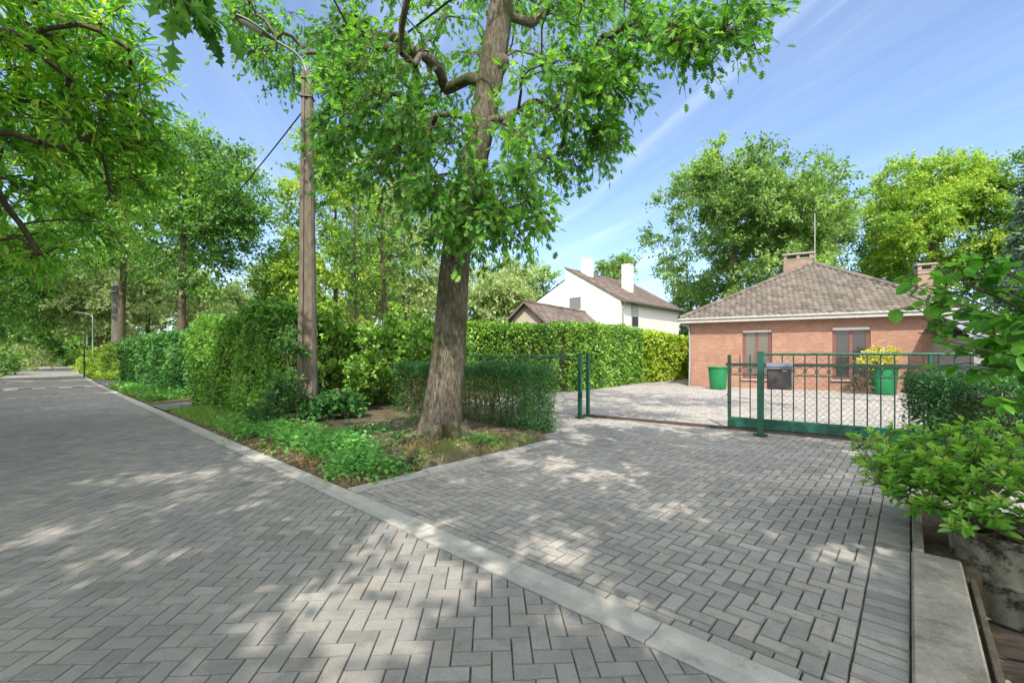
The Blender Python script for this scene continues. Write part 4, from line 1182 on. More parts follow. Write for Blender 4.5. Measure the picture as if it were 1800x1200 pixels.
bin_(pb2, .43, 1.04, 'round green plastic bin planted with a golden shrub, under the right window')
bush('golden_shrub', 'golden yellow leafed shrub growing in the right green bin', 'shrub', [((14.0, 16.5, 1.40), (.55, .5, .42), 46), ((13.7, 16.5, 1.15), (.55, .4, .25), 22)], 'gold', 31, cr=.22, ntw=6, nlf=7, size=.075, base=(14.05, 16.55, .9))
bush('brown_clump', 'small dark brown leafy clump on the ground beside the planted green bin', 'shrub', [((13.3, 16.75, .42), (.38, .3, .36), 34)], 'purple', 32, cr=.2, ntw=5, nlf=6, size=.06, base=(13.3, 16.75, 0))  # low clump of dark brown leaves left of the bin

# ------------------------------------------------------------------ street lamp of concrete
PB = np.array([-4.53, 9.7])
lp = thing('street_lamp', 'tall concrete lamp post with a curved arm leaning over the lane', 'street lamp', (PB[0], PB[1], 0))
m = M(); z = np.linspace(-.1, 7.72, 24); w0 = np.interp(z, [0, 7.7], [.205, .105]); d0 = np.interp(z, [0, 7.7], [.155, .085])
ang = math.atan2(D[1], D[0]); V = []
oc = []
for zz, a, b in zip(z, w0, d0):
    pr_ = [(-a, -b*.55), (-a*.72, -b), (-a*.35, -b), (-a*.35, -b*.72), (a*.35, -b*.72), (a*.35, -b), (a*.72, -b), (a, -b*.55), (a, b*.55), (a*.72, b), (a*.35, b), (a*.35, b*.72), (-a*.35, b*.72), (-a*.35, b), (-a*.72, b), (-a, b*.55)]
    for x, y in pr_: V.append((PB[0]+x*math.cos(ang+.9)-y*math.sin(ang+.9), PB[1]+x*math.sin(ang+.9)+y*math.cos(ang+.9), zz))
k = 16; m.add(V, [[i*k+j, i*k+(j+1) % k, (i+1)*k+(j+1) % k, (i+1)*k+j] for i in range(23) for j in range(k)], 0, .5)
m.add(V[-k:], [list(range(k))], 0, .5)
m.build('pole', G['polecon'], lp)
pt3 = lambda e, z: np.array([PB[0]-NV[0]*e-.1*e, PB[1]-NV[1]*e, z])
galv = paint('galvanised_steel', (.42, .43, .42), .4, .5, .2, .5)
m = M(); tube(m, bez([pt3(-.02, 7.05), pt3(.0, 7.6), pt3(.10, 7.92), pt3(.30, 8.05), pt3(.62, 8.10)], 16), .027, 8)
m.build('arm', galv, lp)
for zz in (7.15, 7.55):
    m = M(); box(m, (PB[0], PB[1], zz), (.26, .23, .035), ang+.9); m.build('clamp', steel, lp)
hd = M(); k = 9; t = np.linspace(0, 1, 12)
ax = unit(pt3(1.3, 8.22)-pt3(.55, 8.09)); sx = unit(np.cross(ax, [0, 0, 1.])); ux = np.cross(sx, ax)
P0 = pt3(.55, 8.09); hw = .02+.115*np.sin(np.clip(t*1.15, 0, 1)*math.pi*.5)*np.sqrt(np.clip(1-(t-.55).clip(0)**2*3.6, .02, 1)); hh = hw*.62
a = np.linspace(0, math.pi, k)
V = np.array([P0+ax*.80*tt+sx*np.cos(aa)*w_*1.0+ux*np.sin(aa)*h_ for tt, w_, h_ in zip(t, hw, hh) for aa in a])
hd.add(V, [[i*k+j, i*k+j+1, (i+1)*k+j+1, (i+1)*k+j] for i in range(11) for j in range(k-1)], 0, .5, True)
hd.add(V, [[(i)*k, (i+1)*k, (i+1)*k+k-1, i*k+k-1] for i in range(11)], 0, .5)
head = hd.build('lamp_head', paint('lamp_grey', (.20, .19, .18), .5), lp)
ln_ = M(); V = np.array([P0+ax*(.32+.42*tt)+sx*np.cos(aa)*.092*math.sin(max(.12, tt*.9+.1)*math.pi)**.4-ux*(np.sin(aa)*.055*math.sin(max(.1, tt*.9+.05)*math.pi)**.5+.003) for tt in np.linspace(0, 1, 9) for aa in a])
ln_.add(V, [[i*k+j, i*k+j+1, (i+1)*k+j+1, (i+1)*k+j] for i in range(8) for j in range(k-1)], 0, .5, True)
mg, ntg, og = new_mat('lamp_bowl'); princ(ntg, og, (.42, .42, .40), .15, .6); ln_.build('lens', mg, head)

# ------------------------------------------------------------------ farther utility pole and the overhead cable
UP = np.array([-31.0, 34.2]); UPH = 6.9
up_ = thing('utility_pole', 'square concrete utility pole rising behind the dark hedge', 'utility pole', (UP[0], UP[1], 0))
m = M(); tube(m, [(UP[0], UP[1], -.1), (UP[0], UP[1], UPH)], [.33, .22], 4, smooth=False); m.build('pole', rough_mat('pale_pole', (.18, .17, .155), (.28, .265, .24), 3), up_)
for k_ in range(4):
    m = M(); tube(m, [(UP[0]+.14*(k_-1.5), UP[1], UPH), (UP[0]+.14*(k_-1.5), UP[1], UPH+.38)], .04, 6); m.build('insulator', WHITE, up_)
m = M(); box(m, (UP[0], UP[1], UPH-.45), (.62, .62, .08)); m.build('collar', zinc, up_)
QA = np.array([PB[0]-.05, PB[1]+.02, 6.95]); QB = np.array([UP[0], UP[1], UPH-.05]); QC = np.array([17.6, -10.5, 7.4])
def span(P, Q, sag, n=40):
    t = np.linspace(0, 1, n)[:, None]; W = P*(1-t)+Q*t; W[:, 2] -= (4*sag*t*(1-t))[:, 0]; return W
m = M(); tube(m, span(QB, QA, 1.35), .017, 6); tube(m, span(QA, QC, .75)[1:], .017, 6)
m.add(*[np.zeros((3, 3))+QA, [[0, 1, 2]]])
tag(m.build('overhead_cable', paint('black_cable', (.012, .012, .012), .5), origin=QA), 'black overhead cable running from pole to pole along the lane', 'cable')
# ------------------------------------------------------------------ hedges
def rd(s, n): return road(s, n)[:2]
hedge('hornbeam_hedge', 'tall hornbeam hedge with layered leaves left of the lamp post', [rd(10.9, 4.2), rd(12.8, 3.98), rd(15.0, 3.75)], 1.5, 2.45, 'hornbeam', 41, dens=1000, size=.085, rough=.2, depth=.28,
      htop=lambda t: 1.06-.10*t+.03*np.sin(t*9))
hedge('dark_hedge', 'dark green rounded hedge beyond the asphalt drive', [rd(18.2, 4.5), rd(22.5, 4.1), rd(27.0, 3.7)], 1.9, 2.35, 'darkhedge', 42, dens=330, size=.13, rough=.2, depth=.3, htop=lambda t: 1.0-.10*t)
hedge('ivy_hedge', 'sunlit yellow green hedge beside the far side lane', [rd(36, 5.0), rd(43, 4.2)], 2.0, 2.2, 'yellow', 43, dens=110, size=.22, tmpl=T_DIAM, rough=.3, depth=.3)
# yew hedges
def yew_sparse(t, z):
    e = np.clip((t-.17)/.06, 0, 1)                     # dense end at the driveway
    low = np.clip((z-.70)/.16, .30, 1)+.22*(z < .12)
    return 1-e+e*np.clip(low, 0, 1)
def yew_stems(root, pos, Ln, ht, rng):
    m = M(); t = .25
    while t < Ln-.1:
        for q in range(3):
            tt = np.array([min(Ln-.05, t+rng.normal()*.10)]); p, d = pos(tt); nn = np.array([d[0, 1], -d[0, 0]])
            o_ = p[0]+nn*rng.normal()*.13; lean = rng.normal(size=2)*.10
            h_ = ht(tt)[0]*rng.uniform(.72, .95)
            tube(m, bez([(o_[0], o_[1], -.05), (o_[0]+lean[0]*.4, o_[1]+lean[1]*.4, h_*.5), (o_[0]+lean[0], o_[1]+lean[1], h_)], 6), [.022, .019, .016, .013, .010, .007], 5, cap=False)
        t += .34
    m.build('stems', G['twig'], root)
    bm = M(); k = int(Ln*420); t = rng.random(k)*Ln; p, d = pos(t); nn = np.stack([d[:, 1], -d[:, 0]], 1)
    lat = rng.uniform(-.36, .36, k); z = rng.uniform(.06, .95, k)
    P = np.concatenate([p+nn*lat[:, None], z[:, None]], 1)
    L = rng.normal(size=(k, 3)); L[:, 2] += .5
    leaves(bm, P, L, unit(rng.normal(size=(k, 3))),   .09*(.4+rng.random(k)), T_NEED, 0, rng.random(k)); bm.build('bare_twigs', G['yewbrown'], root)
hedge('yew_hedge', 'low clipped yew hedge with bare brown stems behind the oak trunk', [uv(6.55, -5.15)[:2], uv(6.5, -9.6)[:2]], .82, 1.27, 'yew', 44, dens=3000, size=.062, tmpl=T_NEED, rough=.05, depth=.30, sparse=yew_sparse, core=False, hang=.2, extra=yew_stems)
def yr_sparse(t, z): return np.where(z < .55, .55, .95)
hedge('yew_hedge', 'dark clipped yew hedge right of the sliding gate, behind the glossy shrub', [(5.45, 5.95), (7.2, 4.95), (9.5, 4.4)], .95, 1.22, 'yew', 45, dens=2300, size=.07, tmpl=T_NEED, rough=.07, depth=.30, hang=.2, sparse=yr_sparse, side=(1, -1), z0=-.03)
# big hedge along the courtyard
hedge('clipped_hedge', 'long clipped green hedge along the left side of the courtyard', [(-3.6, 18.1), (1.0, 18.1), (2.6, 19.2), (6.4, 24.0)], 1.6, 2.86, 'laurel', 46, dens=420, size=.12, rough=.10, depth=.28, htop=lambda t: .955+.04*t+.02*np.sin(t*14)+.06*np.exp(-((t-.80)/.06)**2))
hedge('laurel_hedge', 'bright yellow green laurel hedge in the sun next to the bungalow', [(7.05, 24.6), (11.4, 29.6), (14.0, 32.0)], 1.7, 2.75, 'cherry', 47, dens=230, size=.17, rough=.16, depth=.3, htop=lambda t: 1.02-.10*t)

# ------------------------------------------------------------------ the red oak in the tree bed
rng = np.random.default_rng(101)
oak = thing('red_oak', 'big leaning oak trunk with moss, rooted in the soil bed beside the driveway', 'tree', (TREE[0], TREE[1], .1))
tp = bez([(-1.16, 7.0, -.15), (-1.12, 7.0, .6), (-1.0, 7.0, 1.6), (-.86, 7.0, 3.3), (-.45, 7.0, 5.3), (-.16, 7.0, 7.1), (.05, 7.1, 9.2), (.1, 7.1, 11.2), (0, 7.2, 13.2)], 46)
zz = tp[:, 2]
tr = np.interp(zz, [-.2, .0, .12, .35, .7, 1.3, 3.3, 5.3, 7.1, 10, 13.3], [.56, .50, .41, .32, .283, .258, .23, .205, .19, .13, .04])
m = M(); nn_ = 40; a = np.arange(nn_)*2*math.pi/nn_
V = []
for p, r, z_ in zip(tp, tr, zz):
    fl = math.exp(-max(z_, 0)/.28)
    k = 1+fl*(.26*np.cos(3*a+.4)+.16*np.cos(5*a+2.1)+.07*np.cos(9*a))+.028*np.cos(7*a+z_*.6)+.02*np.cos(12*a-z_*1.1)+.03*np.sin(2*a+z_*1.3)
    V.append(np.stack([p[0]+r*k*np.cos(a), p[1]+r*k*np.sin(a), np.full(nn_, p[2])], 1))
V = np.concatenate(V); L_ = len(tp)
m.add(V, [[i*nn_+j, i*nn_+(j+1) % nn_, (i+1)*nn_+(j+1) % nn_, (i+1)*nn_+j] for i in range(L_-1) for j in range(nn_)], 0, .5, True)
for z_, an_, s_ in ((3.35, -1.7, .09), (6.15, -.35, .12), (2.55, -2.2, .06), (1.95, -.9, .05)):      # knots
    i = int(np.argmin(abs(zz-z_))); c = tp[i]+np.array([math.cos(an_), math.sin(an_), 0])*tr[i]*.95
    th = np.linspace(0, math.pi, 7)
    d_ = np.array([math.cos(an_), math.sin(an_), .15]); P = [c+d_*s_*x for x in (-.5, -.1, .3, .55, .7)]
    tube(m, P, [s_*1.5, s_*1.15, s_*.9, s_*.6, s_*.15], 12)
for a_, ln_, r_ in ((-2.75, .95, .17), (-1.9, .62, .14), (-.9, .60, .14), (.15, .8, .15), (1.3, .7, .15), (2.4, .8, .15), (3.0, .55, .11)):   # surface roots
    c = np.array([TREE[0], TREE[1], 0]); d_ = np.array([math.cos(a_), math.sin(a_), 0]); sd_ = np.array([-d_[1], d_[0], 0])*rng.normal()*.12
    tube(m, bez([c+d_*.22+(0, 0, .36), c+d_*.36+(0, 0, .17), c+d_*(.36+ln_*.3)+sd_*.5+(0, 0, .085), c+d_*(.36+ln_*.62)+sd_+(0, 0, -.01), c+d_*(.3+ln_)+sd_*1.5+(0, 0, -.12)], 12), np.linspace(r_, r_*.35, 12), 12, cap=False)
m.build('trunk', G['bark'], oak)
lob = []
def LB(px, py, Y, r, n, rz=None): lob.append((at(px, py, Y), (r, r*.9, rz or r*.8), n))
# drooping sprays in front of the trunk
LB(800, 330, 5.9, .75, 16); LB(700, 250, 6.3, .95, 20); LB(880, 280, 6.1, .8, 15); LB(790, 385, 6.0, .5, 9); LB(930, 370, 6.6, .5, 8)
LB(620, 170, 6.8, 1.0, 22); LB(520, 95, 7.2, 1.0, 18); LB(430, 110, 7.6, .55, 7); LB(585, 230, 7.2, .6, 9); LB(740, 120, 6.6, 1.2, 24)
LB(960, 200, 6.6, .9, 20); LB(1050, 160, 6.6, .8, 17); LB(1060, 235, 6.8, .42, 6); LB(1000, 60, 6.8, 1.1, 22); LB(1120, 60, 6.4, .8, 14)
LB(1180, 85, 6.0, .5, 8); LB(1240, 50, 5.8, .55, 9); LB(1330, 35, 5.6, .45, 7); LB(960, 420, 7.1, .35, 3); LB(870, 420, 6.2, .4, 5)
LB(880, 40, 7.4, 1.4, 20); LB(600, 30, 7.0, 1.2, 22); LB(450, 60, 10.8, 1.2, 22); LB(540, 110, 10.8, 1.1, 18); LB(390, 20, 10.0, .8, 10)
# the crown above the frame
for c_, r_, n_ in (((-2.5, 7.0, 9.5), (3.0, 2.6, 2.0), 45), ((1.5, 7.0, 9.2), (3.0, 2.6, 2.0), 45), ((0, 9.8, 9.5), (3.4, 2.4, 2.2), 40), ((0, 7.4, 12.3), (3.2, 3.2, 2.0), 40), ((-3.2, 10.6, 7.8), (2.0, 1.6, 1.6), 36), ((-2.0, 3.2, 6.9), (1.7, 1.5, .7), 40), ((3.6, 6.0, 9.8), (2.2, 2.0, 1.2), 48), ((5.7, 5.2, 9.4), (1.7, 1.6, 1.0), 26)):
    lob.append((np.array(c_), r_, n_))
cl = crown_points(lob, rng)
cl = prune(cl, [(300, -70), (345, 30), (420, 90), (500, 150), (560, 220), (600, 290), (690, 360), (780, 415), (900, 425), (965, 410), (970, 310), (1030, 260), (1090, 225), (1100, 90), (1200, 90), (1330, 35), (1370, -70)])
px_ = 900+F*cl[:, 0]/cl[:, 1]; py_ = HZ-F*(cl[:, 2]-H)/cl[:, 1]
cl = cl[~(inpoly(px_, py_, [(380, -40), (590, -40), (590, 220), (490, 220), (380, 140)]) & (cl[:, 1] < 9.6))]      # the lamp head stays clear
px_ = 900+F*cl[:, 0]/cl[:, 1]; py_ = HZ-F*(cl[:, 2]-H)/cl[:, 1]
cl = cl[~(inpoly(px_, py_, [(795, -90), (975, -90), (955, 90), (915, 130), (815, 130), (800, 90)]) & (cl[:, 1] < 7.15))]       # bare upper trunk
cl = light_gaps(cl)
br_ = grow(tp, tr, cl, rng, .36, .5, .0068, .07, .14)
tw_ = M(); fm = M(); foliate(fm, cl, .62, rng, 8, 7, T_OAK, .132, twig=tw_, centre=np.array([0, 7, 6.]), droop=.3, spread=.55, hang=.45, vr=.4)
br_.build('branches', G['bark'], oak); tw_.build('twigs', G['twig'], oak); fm.build('crown', G['oak'], oak)

# ------------------------------------------------------------------ trees overhanging from the left verge
def near_tree(name, label, trunk, tr0, lob, leaf, tmpl, size, seed, cr=.6, ntw=8, nlf=8, group=None, tip=.008, droop=.3, hang=.45, allowed=None, spray=None):
    rng = np.random.default_rng(seed)
    root = thing(name, label, 'tree', (trunk[0][0], trunk[0][1], 0), group)
    tp = bez(trunk, 20); tr = tr0*np.linspace(1.1, .25, 20); tr[0] *= 1.5; tr[1] *= 1.2
    m = M(); tube(m, tp, tr, 18); m.build('trunk', G['bark2'], root)
    cl = crown_points([(np.array(c), r, n) for c, r, n in lob], rng)
    if allowed: cl = prune(cl, allowed)
    cl = light_gaps(cl)
    ca = cl if spray is None else np.concatenate([cl, np.array(spray)])
    b = grow(tp, tr, ca, rng, .25, .5, tip, .06, .10)
    t_ = M(); f_ = M(); foliate(f_, cl, cr, rng, ntw, nlf, tmpl, size, twig=t_, centre=np.array(tp[10]), droop=droop, hang=hang, spread=.5)
    if spray is not None: foliate(f_, np.array(spray), .17, rng, 4, 5, tmpl, size, twig=t_, droop=.5, hang=.9, spread=.35)
    b.build('branches', G['bark2'], root); t_.build('twigs', G['twig'], root); f_.build('crown', G[leaf], root)
    return root
lob = []
LB(60, 90, 6.5, 1.5, 30); LB(170, 160, 7.0, 1.4, 27); LB(60, 250, 7.0, 1.5, 30); LB(200, 290, 7.8, 1.3, 25); LB(80, 380, 8.0, 1.3, 24); LB(230, 380, 8.6, 1.0, 17)
LB(285, 270, 8.0, .55, 6); LB(260, 180, 7.4, .5, 5); LB(130, 30, 6.5, 1.0, 17); LB(215, 40, 6.8, .55, 5); LB(30, 480, 9.0, 1.0, 15); LB(170, 440, 9.5, .9, 12)
LB(-60, 200, 6.0, 1.6, 25); LB(20, -60, 5.6, 1.5, 18)
lob += [(np.array((-6.2, 1.6, 7.4)), (3.2, 2.4, 1.2), 100), (np.array((-3.6, -.4, 6.8)), (2.4, 2.2, 1.3), 85), (np.array((-5.0, -3.2, 6.8)), (2.6, 2.4, 1.2), 80), (np.array((-9.0, -1.2, 7.6)), (2.6, 2.4, 1.3), 85), (np.array((-6.4, -1.4, 7.0)), (2.0, 1.6, 1.0), 75)]
near_tree('sweet_chestnut', 'leafy chestnut tree with long leaves hanging over the left side of the lane', [(-6.6, 2.2, -.1), (-6.5, 2.25, 1.6), (-6.3, 2.4, 3.8), (-6.2, 2.6, 6.5), (-6.0, 2.6, 9.5)], .24, lob, 'chestnut', T_LANCE, .155, 102, cr=.62, ntw=7, nlf=9, hang=.22, droop=.2, allowed=[(-130, -70), (215, -70), (235, 60), (285, 190), (285, 330), (200, 420), (60, 470), (-130, 480)])
lob = []
lob += [(np.array((.6, -3.0, 6.4)), (3.2, 2.8, 1.2), 140), (np.array((-2.0, -1.4, 6.2)), (2.0, 2.0, 1.1), 70), (np.array((2.4, -.6, 6.5)), (2.2, 2.0, 1.1), 100), (np.array((1.2, 1.5, 6.4)), (2.4, 1.7, .9), 100), (np.array((3.6, 1.2, 6.6)), (1.6, 1.6, .9), 50), (np.array((2.0, -4.5, 7.6)), (3.2, 2.6, 1.4), 60), (np.array((-2.8, -4.0, 6.9)), (2.2, 1.8, 1.0), 95)]
near_tree('overhanging_oak', 'oak branch with large leaves dipping into the picture above the lamp head', [(1.0, -4.9, -.1), (1.0, -4.9, 2), (.9, -4.7, 4), (.8, -4.6, 7), (.8, -4.5, 9.5)], .26, lob, 'oak', T_OAK, .165, 103, cr=.6, allowed=[(0, 0), (1, 0), (0, 1)], spray=[at(300, -10, 2.5), at(345, 15, 2.7), at(318, -45, 2.6)])
g0 = 'tall roadside trees left of the lane'
for i, (s, n, h, lab) in enumerate(((7.0, -5.4, 9, 'leafy tree on the left verge right beside the chestnut'), (11.5, -5.2, 9, 'first tall tree on the left verge beyond the chestnut'), (16.5, -5.4, 10, 'second tall tree on the left verge beyond the chestnut'), (22.5, -5.4, 10, 'third tall tree on the left verge beyond the chestnut'), (29, -5.6, 11, 'fourth tall tree on the left verge beyond the chestnut'))):
    p = road(s, n); P_ = [(p[0], p[1], z) for z in (-.1, h*.2, h*.45, h*.7, h*.95)]
    lob = [(np.array((p[0], p[1], h*.72)), (3.5, 3.5, h*.24), 190), (np.array((p[0]+NV[0]*2, p[1]+NV[1]*2, h*.62)), (2.4, 2.4, 1.4), 80)]
    near_tree('roadside_tree', lab, P_, .24, lob, 'mid', T_DIAM, .24, 110+i, cr=.75, ntw=7, nlf=8, group=g0, allowed=[(-130, -70), (60, -70), (150, 300), (130, 480), (-130, 560)])


# ------------------------------------------------------------------ trees in the distance
g1 = 'trees along the lane'
bg_tree('oak_tree', 'round crowned oak right of the lane, ivy dark trunk, in front of open sky', 330, 24, 205, 545, 135, 'mid', 201, trunk_px=319, nl=110, ntw=9, nlf=11, size=.19, trunk_r=.24, group=g1)
bg_tree('oak_tree', 'yellow green oak behind the utility pole, straight pale trunk', 240, 33, 190, 520, 130, 'mid', 202, trunk_px=213, nl=90, ntw=9, nlf=10, size=.24, trunk_r=.26, cr=1.6, group=g1)
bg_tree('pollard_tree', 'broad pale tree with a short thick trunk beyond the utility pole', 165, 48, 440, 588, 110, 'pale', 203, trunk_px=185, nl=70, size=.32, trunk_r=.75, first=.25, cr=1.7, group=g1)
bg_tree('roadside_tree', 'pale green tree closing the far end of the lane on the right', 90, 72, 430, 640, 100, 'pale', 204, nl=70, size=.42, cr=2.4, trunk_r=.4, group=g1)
bg_tree('roadside_tree', 'green tree over the far left verge of the lane', 20, 44, 360, 640, 85, 'mid', 205, nl=80, size=.30, cr=1.6, trunk_r=.3, group=g1, trunk_px=-30)
bg_tree('roadside_tree', 'dense green tree on the left verge, lowest branches over the grass', -60, 24, 330, 640, 110, 'mid', 206, nl=90, size=.2, cr=1.2, trunk_r=.25, group=g1)
bg_tree('roadside_tree', 'tall green tree behind the chestnut on the left verge', -40, 34, 60, 480, 200, 'mid', 207, nl=90, size=.28, cr=1.7, trunk_r=.35, group=g1)
bg_tree('roadside_tree', 'pale tree seen through the gap above the vanishing lane', 60, 95, 470, 640, 120, 'pale', 208, nl=60, size=.5, cr=3, trunk_r=.4, group=g1)
bg_tree('roadside_tree', 'shaded green tree right of the vanishing lane, behind the ivy hedge', 150, 60, 480, 640, 60, 'mid', 209, nl=60, size=.36, cr=1.8, trunk_r=.3, group=g1)
bg_tree('roadside_tree', 'olive tree behind the pollard tree and the dark hedge', 260, 50, 420, 640, 110, 'pale', 210, nl=70, size=.34, cr=1.8, trunk_r=.3, group=g1)
g2 = 'trees behind the hornbeam hedge'
bg_tree('woodland_tree', 'backlit yellow green tree right behind the lamp post', 590, 26, 250, 600, 95, 'yellow', 211, nl=95, size=.19, cr=1.1, trunk_r=.16, group=g2)
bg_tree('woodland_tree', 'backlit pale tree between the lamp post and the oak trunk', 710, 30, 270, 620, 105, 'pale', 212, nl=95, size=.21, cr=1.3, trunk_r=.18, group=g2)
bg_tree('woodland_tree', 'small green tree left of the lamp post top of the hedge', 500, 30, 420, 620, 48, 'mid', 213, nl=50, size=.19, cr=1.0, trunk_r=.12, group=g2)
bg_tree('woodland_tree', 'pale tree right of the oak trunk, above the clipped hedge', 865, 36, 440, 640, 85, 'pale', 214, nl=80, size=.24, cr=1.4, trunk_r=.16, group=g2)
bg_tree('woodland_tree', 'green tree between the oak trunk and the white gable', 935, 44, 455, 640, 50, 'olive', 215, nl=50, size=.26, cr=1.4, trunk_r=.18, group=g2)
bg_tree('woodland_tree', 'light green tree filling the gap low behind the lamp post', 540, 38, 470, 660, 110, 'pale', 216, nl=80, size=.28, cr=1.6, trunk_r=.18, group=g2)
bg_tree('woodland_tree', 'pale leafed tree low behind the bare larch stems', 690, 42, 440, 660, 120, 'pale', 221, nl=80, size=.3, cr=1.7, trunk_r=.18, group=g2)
g3 = 'trees behind the houses'
bg_tree('oak_tree', 'large broad oak between the white house and the bungalow roof', 1285, 38, 268, 575, 178, 'olive', 217, nl=300, ntw=10, nlf=12, size=.24, cr=1.35, trunk_r=.42, trunk_px=1292, first=.3, group=g3)
bg_tree('oak_tree', 'looser oak right behind the bungalow chimney and antenna', 1440, 46, 345, 560, 62, 'olive', 218, nl=70, size=.26, cr=1.5, trunk_r=.3, group=g3)
bg_tree('small_tree', 'small dark tree between the two white chimneys', 1075, 52, 448, 560, 38, 'olive', 219, nl=36, size=.3, cr=1.5, trunk_r=.2, group=g3)
bg_tree('ash_tree', 'tall yellow green tree right of the bungalow roof', 1640, 40, 262, 560, 118, 'yellow', 220, nl=190, ntw=10, nlf=12, size=.24, cr=1.4, trunk_r=.35, group=g3)
bg_tree('ash_tree', 'green tree at the left flank of the yellow green tree', 1580, 46, 320, 560, 62, 'mid', 222, nl=70, size=.26, cr=1.4, trunk_r=.3, group=g3)
bg_tree('ash_tree', 'green tree at the upper right corner behind the spruce', 1800, 36, 240, 600, 75, 'mid', 223, nl=90, size=.24, cr=1.3, trunk_r=.3, group=g3)
bg_tree('small_tree', 'low green tree between the bungalow eave and the white house wall', 1215, 46, 478, 640, 48, 'olive', 224, nl=50, size=.26, cr=1.3, trunk_r=.15, group=g3)
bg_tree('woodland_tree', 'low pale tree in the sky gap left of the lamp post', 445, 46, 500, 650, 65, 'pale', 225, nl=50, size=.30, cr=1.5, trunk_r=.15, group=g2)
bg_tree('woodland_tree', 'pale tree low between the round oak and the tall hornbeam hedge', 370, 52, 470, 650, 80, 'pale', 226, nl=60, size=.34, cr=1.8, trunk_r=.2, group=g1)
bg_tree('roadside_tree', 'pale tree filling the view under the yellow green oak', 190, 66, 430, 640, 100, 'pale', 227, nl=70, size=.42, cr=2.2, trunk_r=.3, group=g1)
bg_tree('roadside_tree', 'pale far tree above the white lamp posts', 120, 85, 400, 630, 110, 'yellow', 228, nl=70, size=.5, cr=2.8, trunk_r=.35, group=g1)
# spruce with drooping tiers
def spruce():
    rng = np.random.default_rng(301); b = at(1838, 0, 27); root = thing('spruce_tree', 'blue green spruce with drooping tiers at the right edge behind the shed', 'tree', (b[0], 27, 0))
    h = 15.0; m = M(); tube(m, [(b[0], 27, -.1), (b[0], 27, h)], [.24, .03], 9); m.build('trunk', G['bark2'], root)
    bm = M(); fm = M(); P = []; L = []
    for z in np.arange(1.2, h-.2, .30):
        rad = 3.3*(1-z/h)**.75+.15
        for k in range(9):
            a = rng.random()*6.28; r = rad*rng.uniform(.75, 1.05); d = np.array([math.cos(a), math.sin(a), 0])
            pts = bez([(b[0], 27, z), np.array([b[0], 27, z-.05*r])+d*r*.5, np.array([b[0], 27, z-.22*r])+d*r], 6)
            tube(bm, pts, [.028, .024, .02, .015, .01, .005], 4, cap=False)
            n = int(26*r)
            t = rng.random(n)*.85+.15; q = np.array([pts[0]*(1-x)+pts[-1]*x for x in t])
            P.append(q); dd = d*.5+rng.normal(size=(n, 3))*.45; dd[:, 2] -= .45; L.append(dd)
    P = np.concatenate(P); L = np.concatenate(L); bm.build('branches', G['bark2'], root)
    leaves(fm, P, L, unit(rng.normal(size=P.shape)), .42*(.6+.6*rng.random(len(P))), T_NEED, 0, rng.random(len(P))); fm.build('crown', G['spruce'], root)
spruce()
# larches with bare lower branches
def larch(px, Y, top, seed, label, r=.10, rad=1.5):
    rng = np.random.default_rng(seed); b = at(px, 0, Y); h = at(0, top, Y)[2]
    root = thing('larch_tree', label, 'tree', (b[0], Y, 0), 'bare stemmed larches behind the shrubbery')
    tp = bez([(b[0], Y, -.1), (b[0]+.05, Y, h*.4), (b[0]-.04, Y, h*.75), (b[0], Y, h)], 14); m = M(); tube(m, tp, np.linspace(r, .02, 14), 9); m.build('trunk', G['bark2'], root)
    bm = M(); P = []; L = []
    for z in np.arange(1.5, h-.3, .16):
        a = rng.random()*6.28; ln = rad*(1.05-z/h*.55)*rng.uniform(.6, 1.1); d = np.array([math.cos(a), math.sin(a), 0])
        c = np.array([b[0], Y, z]); pts = bez([c, c+d*ln*.5+(0, 0, .12*ln+rng.normal()*.08), c+d*ln+(0, 0, .30*ln+rng.normal()*.2)], 6)
        tube(bm, pts, np.linspace(.022, .004, 6), 4, cap=False)
        for q in range(4):
            i = rng.integers(2, 5); e = pts[i]+rng.normal(size=3)*.28+d*.15; tube(bm, [pts[i], (pts[i]+e)/2+rng.normal(size=3)*.03, e], [.008, .006, .003], 3, cap=False)
        if z > h*.42:
            n = int(30*ln); t = rng.random(n)*.8+.2; P.append(np.array([pts[0]*(1-x)+pts[-1]*x for x in t])+rng.normal(size=(n, 3))*.13); L.append(rng.normal(size=(n, 3))+d*.4)
    bm.build('branches', G['bark2'], root); P = np.concatenate(P); L = np.concatenate(L); fm = M()
    leaves(fm, P, L, unit(rng.normal(size=P.shape)+(0, 0, .8)), .15*(.6+.7*rng.random(len(P))), T_OVAL, 0, rng.random(len(P))); fm.build('crown', G['mid'], root)
larch(673, 14.5, 330, 311, 'thicker dark larch stem with many bare side branches, nearer the oak trunk', .11, 2.0)
larch(624, 15.5, 350, 312, 'slim dark larch stem nearer the lamp post', .07, 1.2)

# ------------------------------------------------------------------ shrubs and ground plants
def ptl(px, py, Y): return at(px, py, Y)
bush('rhododendron', 'loose green shrubbery between the lamp post and the yew hedge', 'shrub', [(at(600, 610, 11.6), (1.0, .8, .8), 60), (at(690, 600, 12.0), (.9, .8, .75), 55), (at(640, 650, 11.2), (1.2, .7, .5), 40), (at(570, 575, 11.2), (.6, .6, .5), 26), (at(610, 680, 12.0), (1.0, .7, .5), 45), (at(690, 685, 12.8), (1.1, .7, .55), 45)], 'laurel', 321, cr=.36, ntw=7, nlf=8, size=.115, base=(-4.2, 11.6, 0))
bush('rhododendron', 'green shrub behind the oak trunk, leaning over the yew hedge', 'shrub', [(at(735, 600, 13.0), (.8, .7, .75), 45), (at(775, 620, 13.6), (.9, .7, .7), 35), (at(745, 665, 13.6), (1.1, .7, .6), 36)], 'laurel', 322, cr=.36, ntw=7, nlf=7, size=.115, base=(-2.4, 13.2, 0))
